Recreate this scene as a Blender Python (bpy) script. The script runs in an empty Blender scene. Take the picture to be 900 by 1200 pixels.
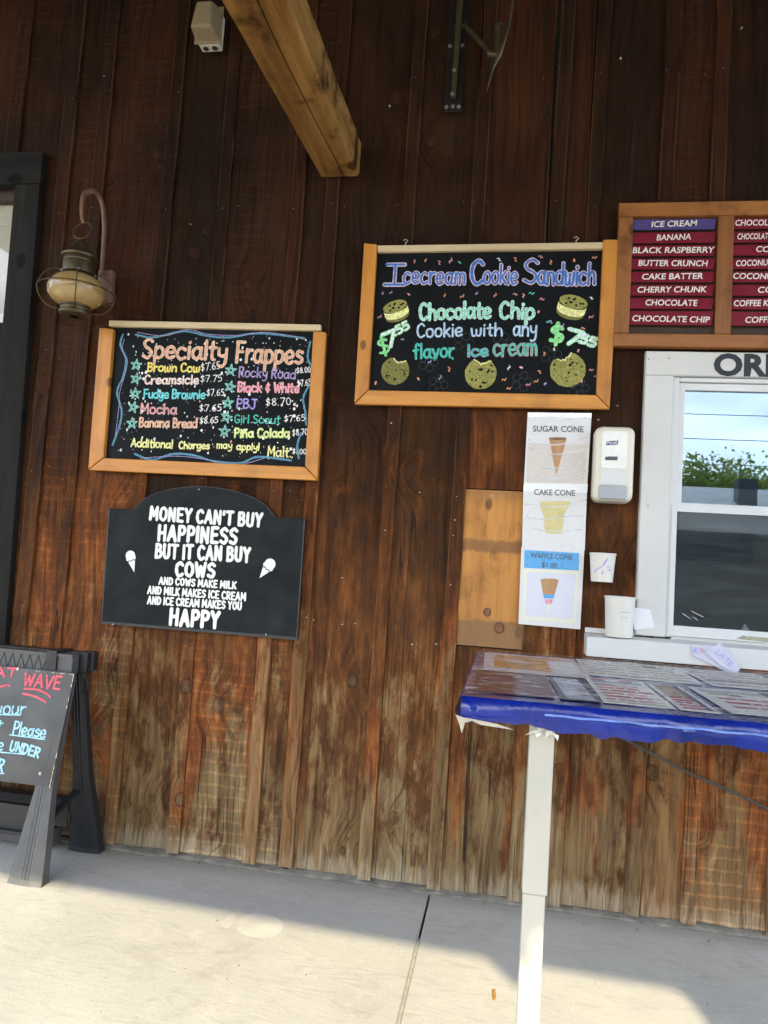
import bpy, bmesh, math, random
from mathutils import Vector, Matrix, noise
random.seed(7)
PI = math.pi
SC = bpy.context.scene
COL = SC.collection

# ------------------------------------------------------------------ camera
cam_d = bpy.data.cameras.new('camera')
cam_d.sensor_fit = 'VERTICAL'; cam_d.sensor_height = 36.0; cam_d.lens = 26.1
cam_d.clip_start = 0.05; cam_d.clip_end = 500
cam = bpy.data.objects.new('camera', cam_d); COL.objects.link(cam)
_R = Matrix(((0.98471512, -0.0516152, 0.16634902),
             (0.16168264, -0.0842662, -0.98323849),
             (0.06476765, 0.99510556, -0.07463292)))
cam.matrix_world = Matrix.Translation((0, -3.172, 1.30)) @ _R.to_4x4()
SC.camera = cam

# ------------------------------------------------------------------ light
SUN_EL = math.radians(31.0)
SUN_TRAVEL = Vector((0.06, 1.0, 0)).normalized()
sdir = Vector((SUN_TRAVEL.x*math.cos(SUN_EL), SUN_TRAVEL.y*math.cos(SUN_EL), -math.sin(SUN_EL)))
sl = bpy.data.lights.new('sun', 'SUN'); sl.energy = 2.35; sl.angle = math.radians(0.35); sl.color = (1.0, 0.83, 0.50)
so = bpy.data.objects.new('sun', sl); COL.objects.link(so)
so.rotation_euler = sdir.to_track_quat('-Z', 'Y').to_euler(); so.location = (0, -20, 20)
world = bpy.data.worlds.new('World'); SC.world = world; world.use_nodes = True
wn = world.node_tree; wn.nodes.clear()
sky = wn.nodes.new('ShaderNodeTexSky'); sky.sky_type = 'NISHITA'; sky.sun_disc = False
sky.sun_elevation = SUN_EL
tosun = -sdir
sky.sun_rotation = math.atan2(tosun.x, tosun.y)
sky.air_density = 1.0; sky.dust_density = 1.0; sky.ozone_density = 1.5
wtc = wn.nodes.new('ShaderNodeTexCoord'); wmap = wn.nodes.new('ShaderNodeMapping'); wmap.inputs['Scale'].default_value = (1, 1, 3.2)
wno = wn.nodes.new('ShaderNodeTexNoise'); wno.inputs['Scale'].default_value = 3.0; wno.inputs['Detail'].default_value = 7
wrp = wn.nodes.new('ShaderNodeValToRGB'); wrp.color_ramp.elements[0].position = .44; wrp.color_ramp.elements[1].position = .66
wmx = wn.nodes.new('ShaderNodeMixRGB'); wmx.inputs[2].default_value = (15.5, 17.2, 19.5, 1)
wbg = wn.nodes.new('ShaderNodeBackground'); wbg.inputs['Strength'].default_value = 0.15
wo = wn.nodes.new('ShaderNodeOutputWorld')
L = wn.links.new
L(wtc.outputs['Generated'], wmap.inputs['Vector']); L(wmap.outputs[0], wno.inputs['Vector']); L(wno.outputs['Fac'], wrp.inputs['Fac'])
L(wrp.outputs['Color'], wmx.inputs['Fac']); L(sky.outputs[0], wmx.inputs[1]); L(wmx.outputs[0], wbg.inputs['Color']); L(wbg.outputs[0], wo.inputs['Surface'])
SC.view_settings.view_transform = 'Standard'; SC.view_settings.look = 'None'
SC.view_settings.exposure = 1.66; SC.view_settings.gamma = 1.0
SC.view_settings.use_curve_mapping = False
SC.render.engine = 'CYCLES'
SC.cycles.max_bounces = 10; SC.cycles.diffuse_bounces = 5; SC.cycles.glossy_bounces = 4
SC.cycles.transparent_max_bounces = 16

# ------------------------------------------------------------------ materials
MATS = {}
class NT:
    def __init__(s, name):
        s.m = bpy.data.materials.new(name); s.m.use_nodes = True; MATS[name] = s.m
        s.t = s.m.node_tree; s.b = s.t.nodes['Principled BSDF']; s.out = s.t.nodes['Material Output']
    def n(s, typ, ins=None, **kw):
        nd = s.t.nodes.new(typ)
        for k, v in kw.items(): setattr(nd, k, v)
        for k, v in (ins or {}).items():
            if hasattr(v, 'is_output') or isinstance(v, bpy.types.NodeSocket): s.t.links.new(v, nd.inputs[k])
            else: nd.inputs[k].default_value = v
        return nd
    def l(s, a, b): s.t.links.new(a, b)
    def math(s, op, a, b=0.0, c=None, clamp=False):
        nd = s.n('ShaderNodeMath', operation=op, use_clamp=clamp)
        for i, v in enumerate((a, b) if c is None else (a, b, c)):
            if isinstance(v, bpy.types.NodeSocket): s.l(v, nd.inputs[i])
            else: nd.inputs[i].default_value = v
        return nd.outputs[0]
    def ramp(s, f, stops):
        nd = s.n('ShaderNodeValToRGB', {'Fac': f}); cr = nd.color_ramp
        while len(cr.elements) < len(stops): cr.elements.new(.5)
        for e, (p, c) in zip(cr.elements, stops):
            e.position = p; e.color = c if len(c) == 4 else (*c, 1)
        return nd.outputs['Color']
    def rng(s, f, a, b, c=0.0, d=1.0, smooth=True):
        nd = s.n('ShaderNodeMapRange', {'Value': f, 'From Min': a, 'From Max': b, 'To Min': c, 'To Max': d})
        if smooth: nd.interpolation_type = 'SMOOTHSTEP'
        return nd.outputs[0]
    def mix(s, f, a, b, mode='MIX'):
        nd = s.n('ShaderNodeMixRGB', blend_type=mode)
        for i, v in enumerate((f, a, b)):
            if isinstance(v, bpy.types.NodeSocket): s.l(v, nd.inputs[i])
            elif i == 0: nd.inputs[0].default_value = v
            else: nd.inputs[i].default_value = v if len(v) == 4 else (*v, 1)
        return nd.outputs[0]
    def noise(s, vec, scale, detail=5, rough=.55, dist=0.0):
        return s.n('ShaderNodeTexNoise', {'Vector': vec, 'Scale': scale, 'Detail': detail, 'Roughness': rough, 'Distortion': dist}).outputs['Fac']
    def smul(s, vec, sc, off=None):
        a = s.n('ShaderNodeVectorMath', {0: vec}, operation='MULTIPLY'); a.inputs[1].default_value = sc
        if off is not None:
            b = s.n('ShaderNodeVectorMath', {0: a.outputs[0], 1: off}, operation='ADD'); return b.outputs[0]
        return a.outputs[0]
    def bump(s, h, strength=.3, dist=.002):
        nd = s.n('ShaderNodeBump', {'Height': h, 'Strength': strength, 'Distance': dist}); s.l(nd.outputs[0], s.b.inputs['Normal'])

def plain(name, col, rough=.55, metal=0, var=.12, nscale=14, bump=.15, bdist=.001, spec=.5, coat=0, dirt=None):
    s = NT(name); tc = s.n('ShaderNodeTexCoord').outputs['Object']
    f = s.noise(tc, nscale, 6)
    lo = tuple(c*(1-var) for c in col); hi = tuple(min(1, c*(1+var)) for c in col)
    c = s.ramp(f, [(.3, lo), (.7, hi)])
    if dirt:
        d = s.noise(tc, nscale*.35, 8, .7); c = s.mix(s.rng(d, .52, .75, 0, dirt[1]), c, dirt[0])
    s.l(c, s.b.inputs['Base Color'])
    s.l(s.rng(s.noise(tc, nscale*2.3, 4), .3, .7, max(.02, rough-.08), min(1, rough+.1)), s.b.inputs['Roughness'])
    s.b.inputs['Metallic'].default_value = metal; s.b.inputs['Specular IOR Level'].default_value = spec
    s.b.inputs['Coat Weight'].default_value = coat
    if bump: s.bump(s.noise(tc, nscale*6, 4), bump, bdist)
    return s.m

def wood(name, c0, c1, c2, axis='Z', rough=.55, scale=1.0, coat=0.0, knots=True, spec=.4, dirt=0):
    s = NT(name); tc = s.n('ShaderNodeTexCoord').outputs['Object']
    rnd = s.n('ShaderNodeObjectInfo').outputs['Random']
    off = s.n('ShaderNodeCombineXYZ', {0: s.math('MULTIPLY', rnd, 13.0), 1: s.math('MULTIPLY', rnd, 7.0), 2: s.math('MULTIPLY', rnd, 29.0)}).outputs[0]
    sc = {'Z': (1, 1, .07), 'X': (.07, 1, 1), 'Y': (1, .07, 1)}[axis]
    p = s.smul(tc, sc, off)
    g = s.noise(p, 42*scale, 7, .6, .5); fi = s.noise(p, 170*scale, 4, .6)
    br = s.noise(p, 9*scale, 4, .5, 1.0)
    c = s.ramp(g, [(.28, c0), (.5, c1), (.74, c2)])
    c = s.mix(.55, c, s.ramp(br, [(.3, c0), (.55, c1), (.75, c2)]))
    c = s.mix(s.rng(fi, .58, .75, 0, .35), c, c0)
    if knots:
        sp = s.n('ShaderNodeSeparateXYZ', {0: tc}); ia, ib = {'Z': ('X', 'Z'), 'X': ('Z', 'X'), 'Y': ('X', 'Y')}[axis]
        kv = s.n('ShaderNodeCombineXYZ', {0: s.math('ADD', sp.outputs[ia], s.math('MULTIPLY', rnd, 11.0)), 1: s.math('ADD', s.math('MULTIPLY', sp.outputs[ib], .6), s.math('MULTIPLY', rnd, 27.0)), 2: 0.0}).outputs[0]
        v = s.n('ShaderNodeTexVoronoi', {'Vector': kv, 'Scale': 5.5*scale}, voronoi_dimensions='2D')
        sel = s.math('GREATER_THAN', s.n('ShaderNodeSeparateColor', {0: v.outputs['Color']}).outputs[0], .55)
        m = s.math('MULTIPLY', s.rng(v.outputs['Distance'], .045, .085, 1, 0), sel)
        c = s.mix(s.math('MULTIPLY', m, .8), c, tuple(x*.28 for x in c0))
    if dirt:
        d = s.noise(tc, 6, 7, .65); c = s.mix(s.rng(d, .5, .72, 0, dirt), c, tuple(x*.25 for x in c0))
    s.l(c, s.b.inputs['Base Color'])
    s.b.inputs['Roughness'].default_value = rough; s.b.inputs['Coat Weight'].default_value = coat; s.b.inputs['Coat Roughness'].default_value = .3
    s.b.inputs['Specular IOR Level'].default_value = spec
    s.bump(s.math('ADD', g, s.math('MULTIPLY', fi, .5)), .35, .0015)
    return s.m

def siding(name, tint=(1, 1, 1), batten=False):
    """barn boards: dark stain above, painted deeper for porch shade, stain worn thin lower down, bare grey wood at the foot"""
    s = NT(name); tc = s.n('ShaderNodeTexCoord').outputs['Object']
    rnd = s.n('ShaderNodeObjectInfo').outputs['Random']
    r2 = s.math('FRACT', s.math('MULTIPLY', rnd, 7.31)); r3 = s.math('FRACT', s.math('MULTIPLY', rnd, 13.7)); r4 = s.math('FRACT', s.math('MULTIPLY', rnd, 3.77))
    sx = s.n('ShaderNodeSeparateXYZ', {0: tc}); x = sx.outputs['X']; z = sx.outputs['Z']
    off = s.n('ShaderNodeCombineXYZ', {0: s.math('MULTIPLY', rnd, 13.0), 1: 0.0, 2: s.math('MULTIPLY', rnd, 29.0)}).outputs[0]
    u = s.n('ShaderNodeSeparateXYZ', {0: s.n('ShaderNodeUVMap').outputs[0]}).outputs['X']
    edge = s.math('ABSOLUTE', s.math('SUBTRACT', s.math('MULTIPLY', u, 2.0), 1.0))
    # knots in the plane of the board
    kx = s.n('ShaderNodeCombineXYZ', {0: s.math('ADD', x, s.math('MULTIPLY', rnd, 11.0)), 1: s.math('ADD', s.math('MULTIPLY', z, .8), s.math('MULTIPLY', r2, 17.0)), 2: 0.0}).outputs[0]
    v = s.n('ShaderNodeTexVoronoi', {'Vector': kx, 'Scale': 3.0}, voronoi_dimensions='2D')
    vc = s.n('ShaderNodeSeparateColor', {0: v.outputs['Color']})
    sel = s.math('GREATER_THAN', vc.outputs[0], .80 if batten else .64); d = s.math('ADD', v.outputs['Distance'], s.math('MULTIPLY', s.math('SUBTRACT', s.noise(tc, 30, 3), .5), .07))
    kr = s.math('ADD', .035, s.math('MULTIPLY', vc.outputs[1], .045))
    kd = s.math('MULTIPLY', s.rng(d, .0, .46, 1, 0), sel)
    warp = s.math('ADD', s.math('MULTIPLY', s.noise(s.smul(tc, (3.0, 1, .7), off), 1.0, 2, .5), .20), s.math('MULTIPLY', kd, .085))
    p = s.n('ShaderNodeVectorMath', {0: s.smul(tc, (1, 1, .035), off), 1: s.n('ShaderNodeCombineXYZ', {0: warp, 1: 0.0, 2: 0.0}).outputs[0]}, operation='ADD').outputs[0]
    g = s.noise(p, 62, 5, .60); fi = s.noise(p, 135, 3, .6)
    blot = s.noise(s.smul(tc, (1, 1, .6), off), 3.6, 8, .66, .3)
    crisp = s.noise(s.smul(tc, (1, 1, .34), off), 15, 9, .72)
    streak = s.noise(s.smul(tc, (1, 1, .07), off), 34, 4, .6)
    blot2 = s.noise(s.smul(tc, (1, 1, .6)), 1.7, 6, .6)
    # stained wood, thinner downwards; upper tone darkened to stand for porch shade
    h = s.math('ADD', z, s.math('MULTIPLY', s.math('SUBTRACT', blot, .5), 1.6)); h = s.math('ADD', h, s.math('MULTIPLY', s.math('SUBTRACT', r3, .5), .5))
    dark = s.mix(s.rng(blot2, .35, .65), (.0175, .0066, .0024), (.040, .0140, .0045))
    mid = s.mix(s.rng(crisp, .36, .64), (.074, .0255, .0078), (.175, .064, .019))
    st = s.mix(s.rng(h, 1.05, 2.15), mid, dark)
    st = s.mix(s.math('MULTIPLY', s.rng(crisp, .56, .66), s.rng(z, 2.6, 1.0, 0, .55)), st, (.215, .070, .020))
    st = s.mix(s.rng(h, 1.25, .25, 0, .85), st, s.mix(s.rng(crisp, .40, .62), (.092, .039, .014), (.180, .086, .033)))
    # bare wood
    bare = s.mix(s.rng(streak, .34, .66), (.150, .090, .041), (.275, .180, .090))
    bare = s.mix(s.rng(r2, .3, .9, 0, .5), bare, (.205, .146, .082))
    bz = s.math('ADD', crisp, s.rng(z, .0, 1.7, .20, -.25, False)); bz = s.math('ADD', bz, s.math('MULTIPLY', s.math('SUBTRACT', blot, .5), .55)); bz = s.math('ADD', bz, s.math('MULTIPLY', s.math('SUBTRACT', r3, .5), -.16))
    c = s.mix(s.rng(bz, .44, .64), st, bare)
    # orange-red stain surviving at board edges and in patches
    ob = s.noise(s.smul(tc, (1, 1, .22), off), 6.5, 5, .6)
    oe = s.math('ADD', ob, s.math('MULTIPLY', s.rng(edge, .45, 1.0), .05 if batten else .13)); oe = s.math('ADD', oe, s.math('MULTIPLY', s.math('SUBTRACT', r4, .5), .20)); oe = s.math('ADD', oe, s.rng(x, .15, .35, 0, .055)); oe = s.math('ADD', oe, s.math('MULTIPLY', s.math('MULTIPLY', s.rng(z, .30, .40), s.rng(z, .66, .56)), .045)); oe = s.math('ADD', oe, s.math('MULTIPLY', s.math('SUBTRACT', streak, .5), .22))
    om = s.math('MULTIPLY', s.rng(oe, .57, .645), s.math('MULTIPLY', s.rng(z, .05, .22), s.rng(z, 1.75, 1.0)))
    c = s.mix(s.math('MULTIPLY', om, .74), c, s.mix(s.rng(crisp, .4, .62), (.155, .044, .013), (.300, .100, .027)))
    # mildew and dark drips
    mil = s.noise(s.smul(tc, (1, 1, .16), off), 12, 8, .7)
    c = s.mix(s.rng(mil, .57, .70, 0, .42), c, (.034, .022, .012))
    # bare grey foot with teeth
    h2 = s.math('ADD', z, s.math('MULTIPLY', s.math('SUBTRACT', s.noise(s.smul(tc, (1, 1, .10), off), 58, 3), .5), .26)); h2 = s.math('ADD', h2, s.math('MULTIPLY', s.math('SUBTRACT', blot, .5), .30))
    c = s.mix(s.rng(h2, .02, .11, .72, 0), c, (.36, .29, .205))
    # grain
    c = s.mix(.9, c, s.ramp(g, [(.34, (.45, .42, .40)), (.47, (.92, .92, .92)), (.56, (1, 1, 1)), (.68, (1.0, 1.0, 1.0))]), 'MULTIPLY')
    c = s.mix(s.rng(g, .55, .68, 0, .30), c, s.mix(1.0, c, (1.9, 1.95, 2.0), 'MULTIPLY'))
    c = s.mix(s.rng(fi, .55, .66, 0, .50), c, s.mix(1.0, c, (.35, .33, .31), 'MULTIPLY'))
    # long drying checks
    ck = s.math('ABSOLUTE', s.math('SUBTRACT', s.noise(s.smul(tc, (1, 1, .018), off), 17, 2, .4), .5))
    cm = s.math('MULTIPLY', s.rng(ck, .0085, .002), s.rng(s.noise(s.smul(tc, (1, 1, .5), off), 3.1, 3), .50, .56))
    c = s.mix(s.math('MULTIPLY', cm, .8), c, (.012, .008, .006))
    # saw marks
    wv2 = s.n('ShaderNodeTexWave', {'Vector': tc, 'Scale': 6.5, 'Distortion': 2.2, 'Detail': 3.0, 'Detail Scale': 3.0, 'Detail Roughness': .7}, bands_direction='Z').outputs['Fac']
    sm = s.math('MULTIPLY', s.math('GREATER_THAN', r4, .6), s.rng(blot, .44, .54))
    smk = s.math('MULTIPLY', s.math('MULTIPLY', sm, s.rng(wv2, .78, .98)), .34)
    c = s.mix(smk, c, s.mix(1.0, c, (2.1, 1.9, 1.7), 'MULTIPLY'))
    # knots
    rr = s.math('DIVIDE', d, kr)
    core = s.math('MULTIPLY', s.rng(rr, .80, 1.02, 1, 0), sel)
    rim = s.math('MULTIPLY', s.math('MULTIPLY', s.rng(rr, .80, 1.0), s.rng(rr, 1.35, 1.08)), sel)
    halo = s.math('MULTIPLY', s.math('MULTIPLY', s.rng(s.math('SINE', s.math('MULTIPLY', rr, 13.0)), .1, .9), s.rng(rr, 3.4, 1.2)), sel)
    c = s.mix(s.math('MULTIPLY', halo, .24), c, s.mix(1.0, c, (.45, .38, .32), 'MULTIPLY'))
    c = s.mix(s.math('MULTIPLY', rim, s.math('ADD', .15, s.math('MULTIPLY', vc.outputs[2], .55))), c, (.028, .015, .008))
    kc = s.mix(s.math('GREATER_THAN', vc.outputs[1], .55), (.19, .085, .045), (.15, .120, .085)); kc = s.mix(s.rng(crisp, .42, .60), s.mix(1.0, kc, (.4, .35, .3), 'MULTIPLY'), kc)
    c = s.mix(s.math('MULTIPLY', core, .62), c, s.mix(s.rng(z, .4, 1.8), kc, (.050, .019, .008)))
    # worn arrises
    wm = s.math('MULTIPLY', s.rng(edge, .86 if batten else .955, .985), s.rng(s.noise(s.smul(tc, (1, 1, .12), off), 20, 5, .7), .42, .56))
    c = s.mix(s.math('MULTIPLY', wm, .42), c, s.mix(1.0, s.mix(.5, c, (.16, .10, .055)), (1.5, 1.45, 1.4), 'MULTIPLY'))
    # tone and hue of each board
    tone = s.math('ADD', .76, s.math('MULTIPLY', r2, .50))
    c = s.mix(1.0, c, s.mix(r3, (1.12, .95, .82), (.94, 1.0, 1.0)), 'MULTIPLY')
    c = s.mix(1.0, c, s.n('ShaderNodeCombineXYZ', {0: tone, 1: tone, 2: tone}).outputs[0], 'MULTIPLY')
    c = s.mix(1.0, c, tint, 'MULTIPLY')
    s.l(c, s.b.inputs['Base Color'])
    s.l(s.rng(crisp, .3, .7, .62, .92), s.b.inputs['Roughness']); s.b.inputs['Specular IOR Level'].default_value = .16
    hh = s.math('ADD', s.math('MULTIPLY', g, 1.2), s.math('MULTIPLY', fi, .6)); hh = s.math('ADD', hh, s.math('MULTIPLY', crisp, .5))
    hh = s.math('SUBTRACT', hh, s.math('MULTIPLY', cm, 1.5)); hh = s.math('SUBTRACT', hh, s.math('MULTIPLY', rim, 1.2)); hh = s.math('ADD', hh, s.math('MULTIPLY', smk, 1.5))
    s.bump(hh, .8, .0032)
    return s.m

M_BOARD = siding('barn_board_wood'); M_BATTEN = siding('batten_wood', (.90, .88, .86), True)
M_PATCH = wood('new_pine', (.28, .095, .018), (.56, .245, .052), (.72, .36, .088), 'Z', .6, .8, dirt=.45)
def patch_stains(m):
    t = m.node_tree; b = t.nodes['Principled BSDF']; src_ = b.inputs['Base Color'].links[0].from_socket
    s = NT.__new__(NT); s.m = m; s.t = t; s.b = b
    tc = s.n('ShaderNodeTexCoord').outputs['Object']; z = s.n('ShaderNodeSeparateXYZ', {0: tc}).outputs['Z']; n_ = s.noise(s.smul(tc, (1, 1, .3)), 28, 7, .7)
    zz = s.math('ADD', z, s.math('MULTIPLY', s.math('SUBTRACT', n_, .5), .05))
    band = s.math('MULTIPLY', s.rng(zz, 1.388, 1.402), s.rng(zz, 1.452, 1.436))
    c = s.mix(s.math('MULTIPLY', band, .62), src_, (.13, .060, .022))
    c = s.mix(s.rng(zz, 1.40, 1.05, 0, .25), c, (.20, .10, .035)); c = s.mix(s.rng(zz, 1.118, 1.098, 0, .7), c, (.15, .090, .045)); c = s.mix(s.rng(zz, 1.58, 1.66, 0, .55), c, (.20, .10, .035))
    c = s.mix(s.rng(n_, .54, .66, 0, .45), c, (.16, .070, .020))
    s.l(c, b.inputs['Base Color'])
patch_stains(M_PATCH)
M_HONEY_Z = wood('honey_pine_upright', (.34, .115, .016), (.55, .215, .028), (.66, .29, .045), 'Z', .45, .9, coat=.15, dirt=.28)
M_HONEY_X = wood('honey_pine_rail', (.36, .125, .018), (.59, .24, .034), (.70, .32, .055), 'X', .45, .9, coat=.15, dirt=.28)
M_PALE_X = wood('pale_pine_rail', (.46, .34, .19), (.62, .49, .30), (.70, .58, .38), 'X', .55, .9, knots=False)
M_MENU_Z = wood('menu_frame_upright', (.15, .048, .011), (.27, .095, .022), (.36, .145, .034), 'Z', .42, .8, coat=.15, dirt=.6)
M_MENU_X = wood('menu_frame_rail', (.16, .052, .012), (.30, .108, .024), (.39, .16, .038), 'X', .42, .8, coat=.15, dirt=.6)
M_BEAM = wood('rough_beam', (.048, .020, .006), (.215, .105, .028), (.46, .26, .085), 'Y', .85, .55, spec=.10, dirt=.85)
M_PORCH = wood('porch_timber', (.05, .022, .01), (.09, .04, .018), (.13, .062, .028), 'X', .7, .5)
M_BLACKWOOD = wood('black_painted_wood', (.010, .009, .008), (.019, .0175, .0155), (.034, .031, .027), 'Z', .75, .5, spec=.12)
M_BLACKWOOD_X = wood('black_painted_rail', (.010, .009, .008), (.019, .0175, .0155), (.034, .031, .027), 'X', .75, .5, spec=.12)
M_CHALK = plain('chalkboard', (.0052, .0068, .0082), .5, var=.35, nscale=5, bump=.05, spec=.10, dirt=((.012, .015, .018), .5))
M_SIGNBLACK = plain('sign_black_paint', (.0085, .0108, .013), .6, spec=.18, var=.15, nscale=6, bump=.1, dirt=((.04, .042, .044), .5))
M_SIGNEDGE = plain('sign_edge_paint', (.012, .014, .018), .4, var=.1)
M_WHITE = plain('white_vinyl', (.66, .665, .655), .38, var=.03, nscale=4, bump=.04, dirt=((.55, .52, .46), .35))
M_WHITEPAINT = plain('white_painted_casing', (.62, .61, .58), .5, var=.04, nscale=5, bump=.1, dirt=((.50, .47, .41), .5))
M_CAULK = plain('dirty_caulk', (.36, .34, .24), .8, var=.3, nscale=60)
M_CREAM = plain('cream_plastic', (.72, .68, .56), .35, var=.03, nscale=8, bump=.03)
M_GREYPL = plain('grey_plastic', (.36, .38, .41), .35, var=.05)
M_CLEARLID = plain('pale_plastic_panel', (.78, .77, .72), .22, var=.04, bump=.02)
M_PAPER = plain('paper_white', (.70, .69, .69), .5, var=.02, nscale=7, bump=.05)
M_CUP = plain('paper_cup', (.72, .69, .62), .5, var=.02, bump=.03)
M_TAPE = plain('clear_tape', (.84, .85, .88), .12, var=.02, spec=.8, bump=.3, nscale=20)
M_BLUEHDR = plain('printed_blue', (.10, .38, .72), .3, var=.03)
M_PRINTGREY = plain('printed_grey', (.075, .08, .10), .5, var=.05)
M_PRINTBLACK = plain('printed_black', (.012, .014, .02), .45, var=.05)
M_MAROON = plain('maroon_strip', (.20, .014, .030), .4, var=.08, nscale=9, bump=.02)
M_PURPLE = plain('purple_strip', (.085, .065, .22), .4, var=.06, nscale=9, bump=.02)
M_STRIPTXT = plain('strip_lettering', (.78, .70, .66), .5, var=.02)
M_LET = plain('white_lettering', (.74, .74, .73), .6, var=.03)
M_BLACKPL = plain('black_plastic', (.012, .014, .018), .42, var=.2, nscale=20, bump=.2, dirt=((.05, .055, .06), .5))
M_GREYBLACKPL = plain('worn_black_plastic', (.075, .075, .078), .5, var=.15, nscale=10, bump=.2, dirt=((.16, .155, .15), .5))
M_SANDBOARD = plain('sandwich_board', (.034, .033, .034), .38, var=.2, nscale=4, bump=.05, dirt=((.12, .12, .125), .55))
M_CHIP = plain('chipped_wood_edge', (.62, .50, .34), .8, var=.3, nscale=50)
M_IRON = plain('dark_iron', (.022, .020, .018), .5, metal=.6, var=.3, nscale=30, bump=.3)
M_BOLT = plain('zinc_bolt', (.42, .40, .36), .4, metal=.8, var=.2, nscale=40)
M_BRASS = plain('tarnished_brass', (.105, .080, .042), .45, metal=.75, var=.3, nscale=18, bump=.2)
M_COPPER = plain('weathered_pink_metal', (.21, .115, .075), .5, metal=.35, var=.2, nscale=16, bump=.15)
M_OUTLET = plain('aged_beige_plastic', (.27, .205, .115), .5, var=.08)
M_OUTLETW = plain('pale_plastic_base', (.62, .60, .50), .5, var=.06)
M_NAIL = plain('galvanised_nail', (.16, .14, .12), .6, metal=.3, var=.3)
M_TEAR = plain('paper_remnant', (.42, .40, .36), .7, var=.1)
M_BLUECLOTH = plain('blue_plastic_cloth', (.003, .016, .20), .22, var=.35, nscale=9, bump=.35, bdist=.004, spec=.5, coat=.12)
M_BLUETAPE = plain('pale_blue_tape', (.06, .15, .50), .2, var=.3, nscale=22, bump=.4)
M_CORD = plain('cord_rubber', (.07, .062, .055), .6)
M_LEG = plain('leg_vinyl', (.48, .455, .395), .45, var=.06, nscale=5, bump=.08, dirt=((.36, .32, .25), .5))
M_DARKMENU = plain('dark_brown_board', (.045, .022, .012), .6, var=.2)
M_BLIND = plain('roller_blind', (.62, .58, .48), .8, var=.05, nscale=40)
M_ROOM = plain('interior_wall', (.62, .60, .52), .8, var=.05)
M_STEEL = plain('steel', (.45, .46, .48), .3, metal=.9, var=.1)
M_DARK = plain('dark_appliance', (.02, .022, .026), .4)
M_JAR = plain('dark_jar', (.05, .06, .07), .15)
M_GREYPANEL = plain('grey_roller_panel', (.22, .225, .23), .6, var=.05)

M_KNOT = plain('pine_knot', (.20, .075, .025), .5, var=.35, nscale=50)
def chalk(name, col, em=0):
    m = plain(name, col, .75, var=.28, nscale=70, bump=.2, bdist=.0005); s = NT.__new__(NT); s.m = m; s.t = m.node_tree; s.b = s.t.nodes['Principled BSDF']
    f = s.noise(s.n('ShaderNodeTexCoord').outputs['Object'], 190, 3, .7); s.l(s.rng(f, .36, .46, .35, 1.0), s.b.inputs['Alpha']); return m
CH = dict(white=chalk('chalk_white', (.82, .82, .80)), yellow=chalk('chalk_yellow', (.85, .66, .16)), paleyellow=chalk('chalk_pale_yellow', (.86, .80, .34)),
    peach=chalk('chalk_peach', (.80, .42, .27)), peachlight=chalk('chalk_light_peach', (.84, .62, .48)), pinkwhite=chalk('chalk_pink_white', (.88, .66, .60)),
    pink=chalk('chalk_pink', (.85, .36, .42)), rose=chalk('chalk_rose', (.74, .28, .33)), turq=chalk('chalk_turquoise', (.16, .62, .66)),
    teal=chalk('chalk_teal', (.08, .50, .42)), lilac=chalk('chalk_lilac', (.40, .30, .56)), violet=chalk('chalk_violet', (.40, .32, .80)),
    blue=chalk('chalk_blue', (.045, .17, .52)), rim=chalk('chalk_pink_rim', (.86, .60, .68)), mint=chalk('chalk_mint', (.34, .76, .58)),
    mintlight=chalk('chalk_light_mint', (.70, .90, .82)), paleblue=chalk('chalk_pale_blue', (.46, .62, .82)), green=chalk('chalk_green', (.26, .72, .30)),
    olive=chalk('chalk_olive', (.20, .185, .045)), olivelight=chalk('chalk_light_olive', (.30, .28, .07)), starg=chalk('chalk_star_green', (.22, .50, .44)),
    orange=chalk('chalk_orange', (.80, .33, .17)), wave=chalk('chalk_wave_blue', (.10, .28, .40)), red=chalk('chalk_red', (.72, .11, .15)),
    sky=chalk('chalk_sky_blue', (.36, .66, .88)), black=M_CHALK, ghost=chalk('chalk_ghost', (.045, .050, .052)), greeng=chalk('chalk_lime_glow', (.35, .70, .25)))

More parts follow.
